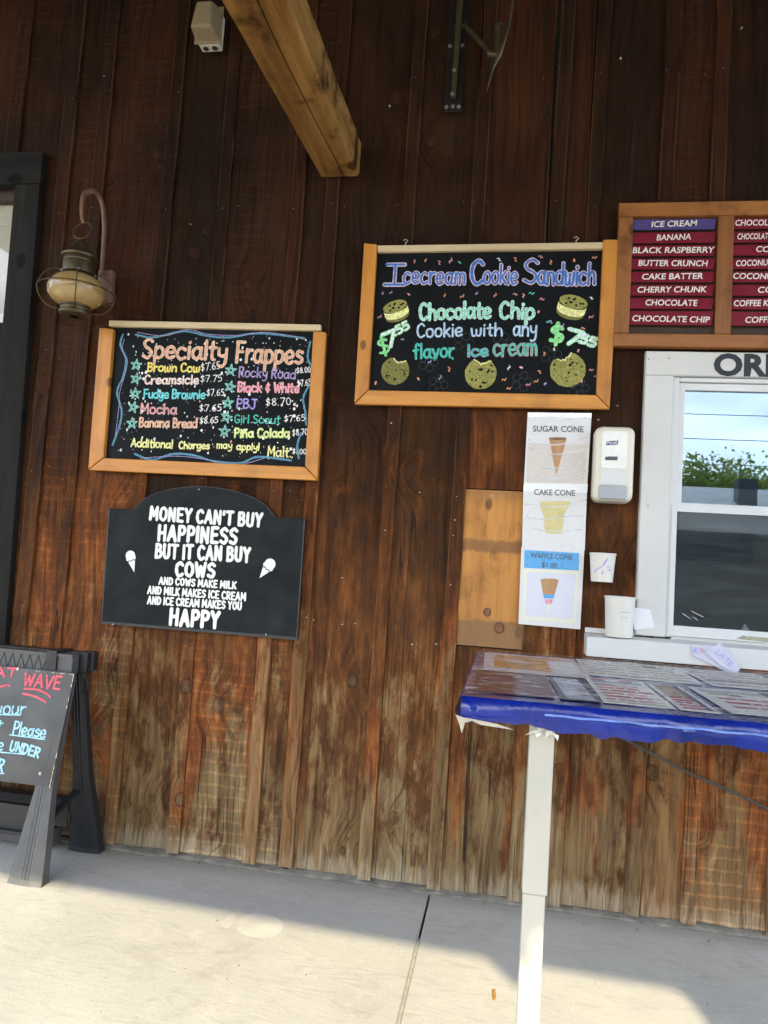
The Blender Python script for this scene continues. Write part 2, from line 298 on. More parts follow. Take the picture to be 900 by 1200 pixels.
def mk_concrete():
    s = NT('concrete'); tc = s.n('ShaderNodeTexCoord').outputs['Object']
    a = s.noise(tc, 1.3, 7, .6, .5); b = s.noise(tc, 9, 7, .65, 1.0); f = s.noise(tc, 120, 3, .6); sw = s.noise(s.smul(tc, (1, 3.2, 1)), 6, 6, .6, 2.2)
    c = s.ramp(a, [(.3, (.46, .46, .435)), (.7, (.565, .56, .53))])
    c = s.mix(s.rng(b, .45, .75, 0, .4), c, (.63, .62, .58))
    c = s.mix(s.rng(sw, .50, .70, 0, .34), c, (.33, .325, .31))
    c = s.mix(s.rng(f, .56, .74, 0, .42), c, (.25, .24, .22))
    c = s.mix(s.rng(s.noise(tc, 3.1, 9, .72, .6), .56, .66, 0, .22), c, (.27, .25, .21))
    v = s.n('ShaderNodeTexVoronoi', {'Vector': tc, 'Scale': 26.0}); sel = s.math('GREATER_THAN', s.n('ShaderNodeSeparateColor', {0: v.outputs['Color']}).outputs[1], .93)
    c = s.mix(s.math('MULTIPLY', s.math('MULTIPLY', s.rng(v.outputs['Distance'], .05, .12, 1, 0), sel), .6), c, (.22, .16, .10))
    v2 = s.n('ShaderNodeTexVoronoi', {'Vector': s.smul(tc, (1, 1, 0)), 'Scale': 6.0}); sel2 = s.math('GREATER_THAN', s.n('ShaderNodeSeparateColor', {0: v2.outputs['Color']}).outputs[0], .82)
    c = s.mix(s.math('MULTIPLY', s.math('MULTIPLY', s.rng(s.math('ADD', v2.outputs['Distance'], s.math('MULTIPLY', b, .06)), .065, .11, 1, 0), sel2), .30), c, (.30, .28, .25))
    # dust along the wall foot
    y = s.n('ShaderNodeSeparateXYZ', {0: tc}).outputs['Y']
    e = s.math('ADD', y, s.math('MULTIPLY', s.math('SUBTRACT', b, .5), .12))
    c = s.mix(s.rng(e, -.20, -.06, 0, .6), c, (.27, .26, .235))
    s.l(c, s.b.inputs['Base Color']); s.b.inputs['Roughness'].default_value = .85; s.b.inputs['Specular IOR Level'].default_value = .3
    s.bump(s.math('ADD', s.math('MULTIPLY', f, .5), s.math('ADD', s.math('MULTIPLY', b, .5), sw)), .35, .003)
    return s.m
M_CONC = mk_concrete()
M_CONCWET = plain('pale_spill_mark', (.555, .55, .52), .85, var=.12, nscale=7)
M_RUST = plain('rust_stain', (.40, .22, .07), .8, var=.3, nscale=60)
M_FOUND = plain('foundation_mortar', (.23, .215, .185), .9, var=.35, nscale=16, bump=.7, bdist=.006)
M_JOINT = plain('joint_filler', (.46, .43, .37), .9, var=.2, nscale=40, bump=.5)
M_GAP = plain('dark_gap', (.03, .028, .026), .95, var=.3)
M_ASPH = plain('asphalt', (.10, .10, .10), .9, var=.2, nscale=8, bump=.4)
M_LEAF = plain('hedge_leaf', (.15, .21, .045), .6, var=.5, nscale=1.4, bump=0)
def leafy(m):
    t = m.node_tree; tr = t.nodes.new('ShaderNodeBsdfTranslucent'); tr.inputs[0].default_value = (.30, .42, .08, 1); mx = t.nodes.new('ShaderNodeMixShader'); mx.inputs[0].default_value = .42
    t.links.new(t.nodes['Principled BSDF'].outputs[0], mx.inputs[1]); t.links.new(tr.outputs[0], mx.inputs[2]); t.links.new(mx.outputs[0], t.nodes['Material Output'].inputs['Surface'])
leafy(M_LEAF)
M_TRUNK = plain('bark', (.08, .055, .035), .9)
M_SHINGLE = plain('pale_shingle', (.50, .49, .45), .85, var=.2, nscale=4)
M_SHEDWALL = plain('shed_wall', (.30, .27, .22), .85, var=.15)

def glass(name, refl, tint, rough=0.0, tr=(.7, .72, .72), k=.35):
    s = NT(name); g = s.n('ShaderNodeBsdfGlossy', {'Color': (*tint, 1), 'Roughness': rough}); t = s.n('ShaderNodeBsdfTransparent', {'Color': (*tr, 1)})
    fr = s.n('ShaderNodeLayerWeight', {'Blend': .35}).outputs['Fresnel']
    m = s.n('ShaderNodeMixShader', {0: s.math('ADD', refl, s.math('MULTIPLY', fr, k), clamp=True), 1: t.outputs[0], 2: g.outputs[0]})
    s.l(m.outputs[0], s.out.inputs['Surface']); return s.m
M_GLASS_UP = glass('coated_window_glass', .15, (.58, .72, .88)); M_GLASS_LOW = glass('hazed_window_glass', .02, (.8, .85, .9), .06, (.80, .83, .85))
def hazy(m):
    t = m.node_tree; src_ = t.nodes['Material Output'].inputs['Surface'].links[0].from_socket; df = t.nodes.new('ShaderNodeBsdfDiffuse'); df.inputs[0].default_value = (.36, .45, .52, 1)
    mx = t.nodes.new('ShaderNodeMixShader'); s_ = NT.__new__(NT); s_.m = m; s_.t = t; s_.l(s_.rng(s_.noise(s_.smul(s_.n('ShaderNodeTexCoord').outputs['Object'], (.5, 1, 3.0)), 5, 6, .7, 1.5), .35, .7, .012, .055), mx.inputs[0]); t.links.new(src_, mx.inputs[1]); t.links.new(df.outputs[0], mx.inputs[2]); t.links.new(mx.outputs[0], t.nodes['Material Output'].inputs['Surface'])
hazy(M_GLASS_LOW)  # pale blue-grey haze painted into the lower pane to lift its darkness
M_GLASS_DOOR = glass('door_glass', .015, (.9, .9, .9), 0.0, (.95, .95, .95), .04)
def mk_wrap():
    s = NT('clear_plastic_wrap'); tc = s.n('ShaderNodeTexCoord').outputs['Object']
    n1 = s.noise(s.smul(tc, (.28, 1, 1)), 34, 5, .6, .8); n2 = s.noise(s.smul(tc, (.5, 1, 1)), 8, 3, .5, .5)
    g = s.n('ShaderNodeBsdfGlossy', {'Color': (1, 1, 1, 1), 'Roughness': .14}); t = s.n('ShaderNodeBsdfTransparent', {'Color': (.96, .96, .97, 1)})
    d = s.n('ShaderNodeBsdfDiffuse', {'Color': (.85, .86, .90, 1)})
    bp = s.n('ShaderNodeBump', {'Height': s.math('ADD', n1, s.math('MULTIPLY', n2, 2.0)), 'Strength': .6, 'Distance': .0022}).outputs[0]
    s.l(bp, g.inputs['Normal'])
    fr = s.n('ShaderNodeFresnel', {'IOR': 1.5, 'Normal': bp}).outputs[0]
    m1 = s.n('ShaderNodeMixShader', {0: s.rng(n1, .54, .66, .02, .62), 1: t.outputs[0], 2: d.outputs[0]})  # white diffuse streaks painted into the film as glints
    m2 = s.n('ShaderNodeMixShader', {0: s.math('MULTIPLY', fr, .22), 1: m1.outputs[0], 2: g.outputs[0]})
    s.l(m2.outputs[0], s.out.inputs['Surface']); return s.m
M_WRAP = mk_wrap()
def mk_globe():
    s = NT('amber_seeded_glass'); tc = s.n('ShaderNodeTexCoord').outputs['Object']
    s.l(s.ramp(s.noise(tc, 9, 4), [(.3, (.40, .25, .09)), (.7, (.58, .41, .17))]), s.b.inputs['Base Color'])
    s.b.inputs['Roughness'].default_value = .10; s.b.inputs['Transmission Weight'].default_value = .25; s.b.inputs['Coat Weight'].default_value = .6
    s.bump(s.noise(tc, 25, 3), .12, .003); return s.m
M_GLOBE = mk_globe()

# ------------------------------------------------------------------ helpers
def link(o, parent=None):
    COL.objects.link(o)
    if parent is not None: o.parent = parent
    return o
class MB:
    def __init__(s, org=(0, 0, 0)): s.v = []; s.f = []; s.o = Vector(org); s.sm = []
    def add(s, vs, fs, smooth=False):
        b = len(s.v); s.v += [Vector(p) - s.o for p in vs]; s.f += [tuple(i+b for i in f) for f in fs]; s.sm += [smooth]*len(fs); return s
    def box(s, x0, x1, y0, y1, z0, z1):
        return s.add([(x0, y0, z0), (x1, y0, z0), (x1, y1, z0), (x0, y1, z0), (x0, y0, z1), (x1, y0, z1), (x1, y1, z1), (x0, y1, z1)],
                     [(0, 3, 2, 1), (4, 5, 6, 7), (0, 1, 5, 4), (1, 2, 6, 5), (2, 3, 7, 6), (3, 0, 4, 7)])
    def cbox(s, x0, x1, y0, y1, z0, z1, c=.002):
        """box with a chamfered front (towards -y) edge"""
        a = [(x0, y1, z0), (x1, y1, z0), (x1, y1, z1), (x0, y1, z1)]
        b = [(x0, y0+c, z0), (x1, y0+c, z0), (x1, y0+c, z1), (x0, y0+c, z1)]
        d = [(x0+c, y0, z0+c), (x1-c, y0, z0+c), (x1-c, y0, z1-c), (x0+c, y0, z1-c)]
        fs = [(3, 2, 1, 0)]
        for k in (0, 4):
            for i in range(4): j = (i+1) % 4; fs.append((k+i, k+j, k+4+j, k+4+i))
        fs.append((8, 9, 10, 11)); return s.add(a+b+d, fs)
    def hexa(s, P8): return s.add(P8, [(0, 3, 2, 1), (4, 5, 6, 7), (0, 1, 5, 4), (1, 2, 6, 5), (2, 3, 7, 6), (3, 0, 4, 7)])
    def prism(s, pts, y0, y1):
        """polygon in the x-z plane (counter-clockwise seen from -y), from y1 back to y0 front"""
        n = len(pts); vs = [(x, y0, z) for x, z in pts]+[(x, y1, z) for x, z in pts]
        fs = [tuple(range(n)), tuple(range(2*n-1, n-1, -1))]+[(i, i+n, (i+1) % n+n, (i+1) % n) for i in range(n)]
        return s.add(vs, fs)
    def bar(s, a, b, w, h=None, up=(0, 0, 1)):
        a = Vector(a); b = Vector(b); h = h or w; d = (b-a).normalized(); u = Vector(up)
        if abs(d.dot(u)) > .98: u = Vector((0, 1, 0))
        r = d.cross(u).normalized()*(w/2); t = r.cross(d).normalized()*(h/2)
        return s.hexa([a-r-t, a+r-t, b+r-t, b-r-t, a-r+t, a+r+t, b+r+t, b-r+t])
    def tube(s, path, r, n=8, cap=True, closed=False, flat=1.0, upv=(0, 0, 1)):
        P = [Vector(p) for p in path]; m = len(P); rings = []
        R = r if isinstance(r, (list, tuple)) else [r]*m
        prev = None
        for i, p in enumerate(P):
            if closed: d = (P[(i+1) % m]-P[i-1]).normalized()
            else: d = (P[min(i+1, m-1)]-P[max(i-1, 0)]).normalized()
            if prev is None:
                u = Vector(upv)
                if abs(d.dot(u)) > .95: u = Vector((1, 0, 0))
                a = d.cross(u).normalized()
            else: a = (prev-d*prev.dot(d)).normalized()
            prev = a; b = d.cross(a)
            rings.append([p+a*math.cos(t*2*PI/n)*R[i]+b*math.sin(t*2*PI/n)*R[i]*flat for t in range(n)])
        vs = [q for rg in rings for q in rg]; fs = []
        for i in range(m if closed else m-1):
            j = (i+1) % m
            for k in range(n): l = (k+1) % n; fs.append((i*n+k, i*n+l, j*n+l, j*n+k))
        if cap and not closed: fs += [tuple(range(n-1, -1, -1)), tuple((m-1)*n+k for k in range(n))]
        return s.add(vs, fs, True)
    def lathe(s, prof, c, n=24, capb=False, capt=False):
        c = Vector(c); m = len(prof); vs = [c+Vector((r*math.cos(2*PI*k/n), r*math.sin(2*PI*k/n), z)) for r, z in prof for k in range(n)]; fs = []
        for i in range(m-1):
            for k in range(n): l = (k+1) % n; fs.append((i*n+k, i*n+l, (i+1)*n+l, (i+1)*n+k))
        if capb: fs.append(tuple(range(n-1, -1, -1)))
        if capt: fs.append(tuple((m-1)*n+k for k in range(n)))
        return s.add(vs, fs, True)
    def disc(s, x, y, z, r, n=8, t=0.0, sx=1.0):
        """disc facing -y; thickness t"""
        if t: return s.prism([(x+sx*r*math.cos(2*PI*k/n), z+r*math.sin(2*PI*k/n)) for k in range(n)], y-t, y)
        return s.add([(x+sx*r*math.cos(2*PI*k/n), y, z+r*math.sin(2*PI*k/n)) for k in range(n)], [tuple(range(n))])
    def build(s, name, mat, parent=None, loc=None, bevel=0, seg=2):
        me = bpy.data.meshes.new(name); me.from_pydata(s.v, [], s.f)
        me.polygons.foreach_set('use_smooth', s.sm); me.materials.append(mat)
        if bevel:
            bm = bmesh.new(); bm.from_mesh(me); bmesh.ops.remove_doubles(bm, verts=bm.verts, dist=1e-5)
            es = [e for e in bm.edges if len(e.link_faces) == 2 and e.calc_face_angle(0) > .5]
            bmesh.ops.bevel(bm, geom=es, offset=bevel, segments=seg, profile=.5, affect='EDGES', clamp_overlap=True)
            for f in bm.faces: f.smooth = False
            bm.to_mesh(me); bm.free()
        if any(s.sm): me.set_sharp_from_angle(angle=math.radians(38))
        me.update(); o = bpy.data.objects.new(name, me); link(o, parent)
        if loc is not None: o.location = loc
        elif parent is None: o.location = s.o
        return o
def tag(o, label, cat, group=None):
    o['label'] = label; o['category'] = cat
    if group: o['group'] = group
    return o
def thing(name, label, cat, loc, group=None):
    o = bpy.data.objects.new(name, None); o.empty_display_size = .1; COL.objects.link(o); o.location = loc
    return tag(o, label, cat, group)
def struct(o): o['kind'] = 'structure'; return o
def stuff(o): o['kind'] = 'stuff'; return o

# ---- stroke lettering: one pen stroke is a ribbon with round ends, rising a hair along its length
FONT = {
'a': (5.4, "4.4,5 2.5,6 .6,4.5 .4,2 2,.1 4,1.4 4.6,5;4.7,6 4.6,1.2 5.3,.1"), 'b': (5, ".6,10 .5,0;.5,4.2 2.5,6 4.5,4.5 4.5,1.5 2.5,0 .5,1"),
'c': (4.8, "4.5,5 2.5,6 .5,4.5 .3,2 2.2,0 4.6,1"), 'd': (5.2, "4.6,5 2.5,6 .4,4.5 .4,1.5 2.3,0 4.6,1.7;4.8,10 4.7,0"),
'e': (5, ".6,2.9 4.5,3.3 4,5.5 2.4,6 .6,4.6 .4,2 2.2,0 4.7,.9"), 'f': (4, "4.2,9 3,10 1.8,8.6 1.7,0;.2,5.6 3.6,5.8"),
'g': (5, "4.5,5 2.5,6 .5,4.5 .5,1.8 2.3,.3 4.5,2;4.6,6 4.6,-1.3 3,-3.2 .8,-2.4"), 'h': (5, ".5,10 .5,0;.5,3.4 2.5,6 4.3,4.5 4.6,0"),
'i': (1.2, ".6,6 .6,0;.6,8.2 .7,8.6"), 'k': (4.7, ".5,10 .5,0;4.2,6 .7,2.8;1.7,3.5 4.5,0"), 'l': (1.2, ".6,10 .6,0"),
'm': (7, ".5,6 .5,0;.5,3.8 2,6 3.4,4.6 3.5,0;3.5,4 5,6 6.4,4.6 6.6,0"), 'n': (5, ".5,6 .5,0;.5,3.6 2.6,6 4.4,4.5 4.6,0"),
'o': (5, "2.6,6 .8,5.2 .3,3 1,.7 2.7,0 4.3,1 4.8,3.4 4,5.5 2.4,6.1"), 'p': (5, ".6,6 .5,-3.2;.5,4.6 2.5,6 4.5,4.5 4.5,1.6 2.5,.1 .5,1.2"),
'r': (3.7, ".5,6 .5,0;.5,3.4 2,5.6 3.6,5.8"), 's': (4.3, "4,5.2 2.3,6 .8,4.8 1.8,3.4 3.5,2.6 4,1.2 2.4,0 .4,.8"), 't': (3.6, "1.9,9 1.8,1 3.2,0;.2,6 3.6,6.1"),
'u': (5, ".5,6 .6,1.5 2.2,0 4.2,1.5;4.5,6 4.6,0"), 'v': (4.6, ".3,6 2.3,0;2.3,0 4.4,6"), 'w': (6.6, ".3,6 .8,.8 2,0 3.2,1.2 3.3,5;3.3,1.2 4.4,0 5.8,1 6.2,6"),
'y': (5, ".5,6 .8,3 2.5,2.1 4.2,3;4.6,6 4.2,-1 2.5,-3.2 .8,-2.6"), 'z': (4.6, ".5,6 4.2,6;4.2,6 .4,0;.4,0 4.4,0"), '\u00f1': (5, ".5,6 .5,0;.5,3.6 2.6,6 4.4,4.5 4.6,0;.8,7.9 2,8.8 3,8 4.2,8.8"),
'A': (6, ".3,0 3,10;3,10 5.7,0;1.2,3.4 4.8,3.4"), 'B': (5.3, ".6,10 .6,0;.6,10 3.6,9.6 4.3,7.6 3.2,5.6 .8,5.3;.8,5.3 4.2,4.8 5,2.6 3.8,.4 .6,0"),
'C': (5.5, "5,8.4 3.2,10 1,8.2 .4,4.6 1.4,1 3.3,0 5.2,1.3"), 'D': (5.6, ".6,10 .6,0;.6,10 3.6,9.2 5.2,6.2 4.9,2.6 3.2,.4 .6,0"),
'E': (5, ".6,10 .6,0;.6,10 4.6,10;.6,5.2 4,5.2;.6,0 4.8,0"), 'F': (4.8, ".7,10 .6,0;.3,10 4.8,10;.6,5.4 3.9,5.4"),
'G': (5.8, "5,8.6 3,10 .9,8 .4,4.4 1.6,.8 3.4,0 5.2,1.4 5.3,4.3;5.3,4.3 3,4.3"), 'H': (5.6, ".6,10 .6,0;5,10 5,0;.6,5.2 5,5.2"),
'I': (1.3, ".65,10 .65,0"), 'Q': (6.4, "3.2,10 3.2,0;.4,10 6,10;.2,0 6.2,0"), 'J': (6, "4.2,10 4.2,2.2 2.6,0 .6,1.4;1.6,10 6,10"),
'K': (5.4, ".6,10 .6,0;5,10 .8,4.6;1.6,5.6 5.2,0"), 'L': (4.4, ".6,10 .6,0;.6,0 4.3,0"), 'M': (7.2, ".6,0 .9,10;.9,10 3.6,3;3.6,3 6.3,10;6.3,10 6.6,0"),
'N': (5.8, ".6,0 .6,10;.6,10 5.1,0;5.1,0 5.1,10"), 'O': (6, "3,10 1,8.4 .4,5 1,1.6 3,0 5,1.6 5.6,5 5,8.4 2.9,10"), 'P': (5, ".6,10 .6,0;.6,10 3.8,9.6 4.7,7.4 3.6,5 .7,4.6"),
'R': (5.3, ".6,10 .6,0;.6,10 3.8,9.6 4.6,7.4 3.4,5.2 .8,4.8;2,4.9 5,0"), 'S': (5.2, "4.8,8.6 2.8,10 .7,8.2 1.2,6 3.8,4.4 4.7,2.2 3,0 .4,1.2"),
'T': (5.4, "2.7,10 2.7,0;.1,10 5.3,10"), 'U': (5.6, ".6,10 .6,3 1.5,.5 2.9,0 4.3,.6 5,3 5,10"), 'V': (5.6, ".3,10 2.8,0;2.8,0 5.3,10"),
'W': (7.6, ".3,10 2,0;2,0 3.8,7.5;3.8,7.5 5.6,0;5.6,0 7.3,10"), 'X': (5.2, ".4,10 4.8,0;4.8,10 .4,0"), 'Y': (5.4, ".3,10 2.7,5;5.1,10 2.7,5;2.7,5 2.7,0"), 'Z': (5, ".5,10 4.6,10;4.6,10 .4,0;.4,0 4.8,0"),
'0': (4.6, "2.3,10 .7,8 .5,3 2,0 3.8,1.6 4.1,7 2.3,10"), '1': (1.8, "1,10 1,0"), '5': (4.4, "4,10 1,10;1,10 .8,5.8;.8,5.8 3,6 4.2,4 3.4,.8 .5,.3"),
'6': (4.6, "3.8,9.6 1.4,7.4 .5,3 2,0 4,1.4 3.8,4.4 2,5.4 .7,3.6"), '7': (4.6, ".4,10 4.4,10;4.4,10 1.6,0"), '8': (4.8, "2.4,5.4 .7,7.5 2.4,10 4,7.8 2.4,5.4 .5,2.6 2.4,0 4.3,2.4 2.4,5.4"),
'$': (4.8, "4.2,8 2.4,9.2 .8,7.4 2.4,5.4 4.2,3.6 3.2,1.2 .4,1.8;2.7,11 2.1,-.6"), '&': (4.6, "4,7.4 2.2,8 1.2,6.6 3.2,5 1,4.6 .8,2.6 2.6,1.6 4.2,2.4;2.5,9.6 2.3,0"),
'!': (1.3, ".8,10 .5,2.8;.4,.3 .5,.1"), '.': (1.3, ".5,.2 .6,.4"), '\u00b7': (1.6, ".8,4.6 .9,4.8"), "'": (1.2, ".6,10 .5,7.6"), '+': (4, "2,8 2,1;.2,5.5 3.8,5.5"), '_': (5, "0,0 5,0")}
def smooth(pts, n=4):
    if len(pts) < 3: return pts
    P = [pts[0]]+list(pts)+[pts[-1]]; out = []
    for i in range(1, len(P)-2):
        p0, p1, p2, p3 = P[i-1:i+3]
        for k in range(n):
            t = k/n; out.append(tuple(.5*((2*p1[c])+(-p0[c]+p2[c])*t+(2*p0[c]-5*p1[c]+4*p2[c]-p3[c])*t*t+(-p0[c]+3*p1[c]-3*p2[c]+p3[c])*t**3) for c in (0, 1)))
    out.append(tuple(pts[-1])); return out
def ribbon(mb, pts, w, y, kk=[0]):
    """pts in (x,z); width w; facing -y"""
    kk[0] = (kk[0]+1) % 12; y0 = y-.00006*kk[0]; n = len(pts); vs = []; fs = []
    r = w/2
    for i, p in enumerate(pts):
        a = pts[max(i-1, 0)]; b = pts[min(i+1, n-1)]; dx, dz = b[0]-a[0], b[1]-a[1]; q = math.hypot(dx, dz) or 1; dx /= q; dz /= q
        yy = y0-.00001*i; rr = r*(1+.10*math.sin(i*1.7+kk[0]))
        vs += [(p[0]-dz*rr, yy, p[1]+dx*rr), (p[0]+dz*rr, yy, p[1]-dx*rr)]
        if i: fs.append((2*i-2, 2*i-1, 2*i+1, 2*i))
        if i == 0: d0 = (dx, dz)
        if i == n-1: d1 = (dx, dz)
    def capf(i, p, d, sgn):
        base = len(vs); a0 = math.atan2(d[1], d[0])
        yy = vs[2*i][1]
        for k in range(1, 5):
            t = a0+PI/2+sgn*k*PI/5; vs.append((p[0]+math.cos(t)*r, yy, p[1]+math.sin(t)*r))
        return base
    b0 = capf(0, pts[0], d0, 1); fs.append((0, b0, b0+1, b0+2, b0+3, 1))
    b1 = capf(n-1, pts[-1], d1, -1); fs.append((2*n-2, 2*n-1, b1+3, b1+2, b1+1, b1))
    mb.add(vs, fs)
def hand(parent, org, text, x0, z0, x1, z1, h, w, mat, y, outline=None, jit=.25, gap=1.1, name='lettering', n=3, label=None):
    if outline: outline = (outline[0], outline[1]*.78)
    rs = random.Random(sum(map(ord, text))+int(abs(x0)*100))
    tot = 0; lay = []; w *= .90 if mat is M_LET else 1.08
    for ch in text:
        if ch == ' ': tot += 3.2; continue
        wd, st = FONT[ch]; lay.append((tot, st, rs.uniform(-jit, jit))); tot += wd+gap
    tot -= gap; sx = math.hypot(x1-x0, z1-z0)/tot; sz = h/10; ang = math.atan2(z1-z0, x1-x0); ca, sa = math.cos(ang), math.sin(ang)
    strokes = []
    for ox, st, dj in lay:
        for s_ in st.split(';'):
            p = [tuple(float(c) for c in q.split(',')) for q in s_.split()]
            if jit: p = [(a+rs.uniform(-jit, jit)*.35, b+rs.uniform(-jit, jit)*.5) for a, b in p]
            p = smooth(p, n)
            strokes.append([(x0+((a+ox)*sx)*ca-(b+dj)*sz*sa, z0+((a+ox)*sx)*sa+(b+dj)*sz*ca) for a, b in p])
    if outline:
        om, ow = outline; mb = MB(org)
        for s_ in strokes: ribbon(mb, s_, w+2*ow, y+.0010)
        mb.build('lettering_outline', om, parent)
    mb = MB(org)
    for s_ in strokes: ribbon(mb, s_, w, y)
    return mb.build(name, mat, parent)
def ptext(parent, text, x0, z0, x1, z1, h, mat, y, org=(0, 0, 0), bold=0.0, shear=0.0, name='lettering', th=.0006, sep=1.0):
    cu = bpy.data.curves.new('txt', 'FONT'); cu.body = text; cu.size = 1.0; cu.offset = bold; cu.shear = shear; cu.resolution_u = 3; cu.space_character = sep
    o = bpy.data.objects.new('txt', cu); COL.objects.link(o)
    bpy.context.view_layer.update()
    dg = bpy.context.evaluated_depsgraph_get(); me = bpy.data.meshes.new_from_object(o.evaluated_get(dg))
    bpy.data.objects.remove(o); bpy.data.curves.remove(cu)
    xs = [v.co.x for v in me.vertices]; mn, mx = min(xs), max(xs); sx = math.hypot(x1-x0, z1-z0)/(mx-mn); sz = h/.70; a = math.atan2(z1-z0, x1-x0)
    for v in me.vertices:
        u = (v.co.x-mn)*sx; q = v.co.y*sz
        v.co = Vector((x0+u*math.cos(a)-q*math.sin(a), y, z0+u*math.sin(a)+q*math.cos(a)))-Vector(org)
    me.materials.clear(); me.materials.append(mat); me.name = name
    o = bpy.data.objects.new(name, me); return link(o, parent)

# ================================================================== SETTING
# concrete porch slabs with a real joint between them
JX = -.238
def slab(x0, x1, y0, y1, jl=False, jr=False):
    mb = MB(); nx = 2; c = .006
    mb.hexa([(x0, y0, -.15), (x1, y0, -.15), (x1, y1, -.15), (x0, y1, -.15), (x0, y0, -c), (x1, y0, -c), (x1, y1, -c), (x0, y1, -c)])
    mb.f.pop(); mb.f.pop(-1) if False else None
    mb.add([(x0, y0, -c), (x1, y0, -c), (x1, y1, -c), (x0, y1, -c), (x0+c, y0+c, 0), (x1-c, y0+c, 0), (x1-c, y1-c, 0), (x0+c, y1-c, 0)],
           [(4, 5, 6, 7), (0, 1, 5, 4), (1, 2, 6, 5), (2, 3, 7, 6), (3, 0, 4, 7)])
    mb.sm = [False]*len(mb.f)
    return struct(mb.build('porch_slab', M_CONC))
xs = [-6.4, -3.30, JX, 2.6, 5.6]
for i in range(4):
    for (ya, yb) in ((-3.4, -.062), (-7.7, -3.41)):
        slab(xs[i]+.004, xs[i+1]-.004, ya, yb)
for j in (JX,):
    struct(MB().box(j-.0035, j+.0035, -7.6, -.43, -.1, -.003).build('joint_filler', M_JOINT))
struct(MB().box(-6.4, 5.6, -7.6, -.05, -.16, -.05).build('slab_bed', M_GAP))
# uneven mortar strip between wall foot and slab
mb = MB(); rs = random.Random(3); N = 240; vs = []; fs = []
for i in range(N+1):
    x = -6.4+12.0*i/N; e = -.058+rs.uniform(-.006, .010)+.004*math.sin(x*9); z = .004+rs.uniform(-.003, .004)
    vs += [(x, e, -.10), (x, e, z-.004), (x, e+.008, z), (x, .02, z+.012)]
    if i:
        a = 4*(i-1); b = 4*i
        for k in range(3): fs.append((a+k, b+k, b+k+1, a+k+1))
mb.add(vs, fs); struct(mb.build('foundation_strip', M_FOUND))
g = MB(); g.add([(-150, -150, -.14), (150, -150, -.14), (150, 60, -.14), (-150, 60, -.14)], [(0, 1, 2, 3)]); struct(g.build('ground', M_ASPH))
def blob(name, pts, mat, z=.0004):
    P_ = smooth([(-1.158,-0.477)]+[], 2) if False else smooth(pts+[pts[0]], 5); MB().add([(x, y, z) for x, y in P_[:-1]], [tuple(range(len(P_)-1))]).build(name, mat)['kind'] = 'structure'
blob('pale_patch_on_slab', [(-0.887,-0.476), (-0.830,-0.423), (-0.736,-0.462), (-0.721,-0.561), (-0.786,-0.600), (-0.865,-0.568)], M_CONCWET)
blob('pale_patch_on_slab', [(-0.935,-0.551), (-0.935,-0.470), (-0.907,-0.475), (-0.898,-0.565)], M_CONCWET)
blob('rust_spot', [(0.022,-0.694), (0.033,-0.686), (0.036,-0.738), (0.026,-0.750)], M_RUST, .0006)
# crumbs and grit on the concrete
mb = MB(); rs = random.Random(5)
for i in range(46):
    x = rs.uniform(-2.2, 1.3); y = rs.uniform(-1.0, -.09) if i % 3 else rs.uniform(-.14, -.07); r = rs.uniform(.0015, .004)
    mb.add([(x-r, y-r, .0003), (x+r, y-r*.6, .0003), (x+r*.5, y+r, .0003), (x-r*.8, y+r*.7, .0003), (x, y, r)], [(0, 1, 4), (1, 2, 4), (2, 3, 4), (3, 0, 4)])
stuff(tag(mb.build('grit', M_GAP), 'scattered dark grit on the concrete porch floor', 'grit'))

# ------------------------------------------------------------------ barn wall
wall = thing('barn_wall', 'dark stained board and batten barn wall with weathered bare wood at its foot', 'wall', (0, 0, 0))
BAT = [(-5.9, -5.9, .06), (-5.45, -5.45, .06), (-5.1, -5.1, .06), (-4.72, -4.72, .06), (-4.36, -4.36, .06), (-3.98, -3.98, .06), (-3.62, -3.62, .06), (-3.3, -3.3, .06), (-2.93, -2.93, .06),
       (-2.50, -2.52, .075), (-2.203, -2.19, .068), (-2.02, -2.01, .06), (-1.66, -1.664, .058), (-1.378, -1.361, .056), (-1.022, -1.016, .058), (-.861, -.853, .060),
       (-.510, -.517, .056), (-.205, -.228, .056), (.131, .098, .058), (.284, .250, .056), (.576, .549, .060), (.779, .760, .058), (1.08, 1.068, .058), (1.40, 1.40, .06), (1.70, 1.70, .06),
       (2.02, 2.02, .06), (2.3, 2.3, .06), (2.62, 2.62, .06), (2.9, 2.9, .06), (3.24, 3.24, .06), (3.6, 3.6, .06), (3.92, 3.92, .06), (4.3, 4.3, .06), (4.7, 4.7, .06), (5.1, 5.1, .06)]
ZT = 4.45
WX0, WX1, WZ0, WZ1 = .60, 1.90, 1.05, 2.22      # window opening (under the casing)
DX0, DX1, DZ1 = -3.62, -2.41, 3.10              # door opening
def zsegs(x0, x1):
    if x1 > DX0 and x0 < DX1 and x1 < -2.0: return [(DZ1, ZT)] if x1 < DX1+.03 else 'door'
    if x1 > WX0 and x0 < WX1 and x1 > .3: return [(0, WZ0), (WZ1, ZT)]
    return [(0, ZT)]
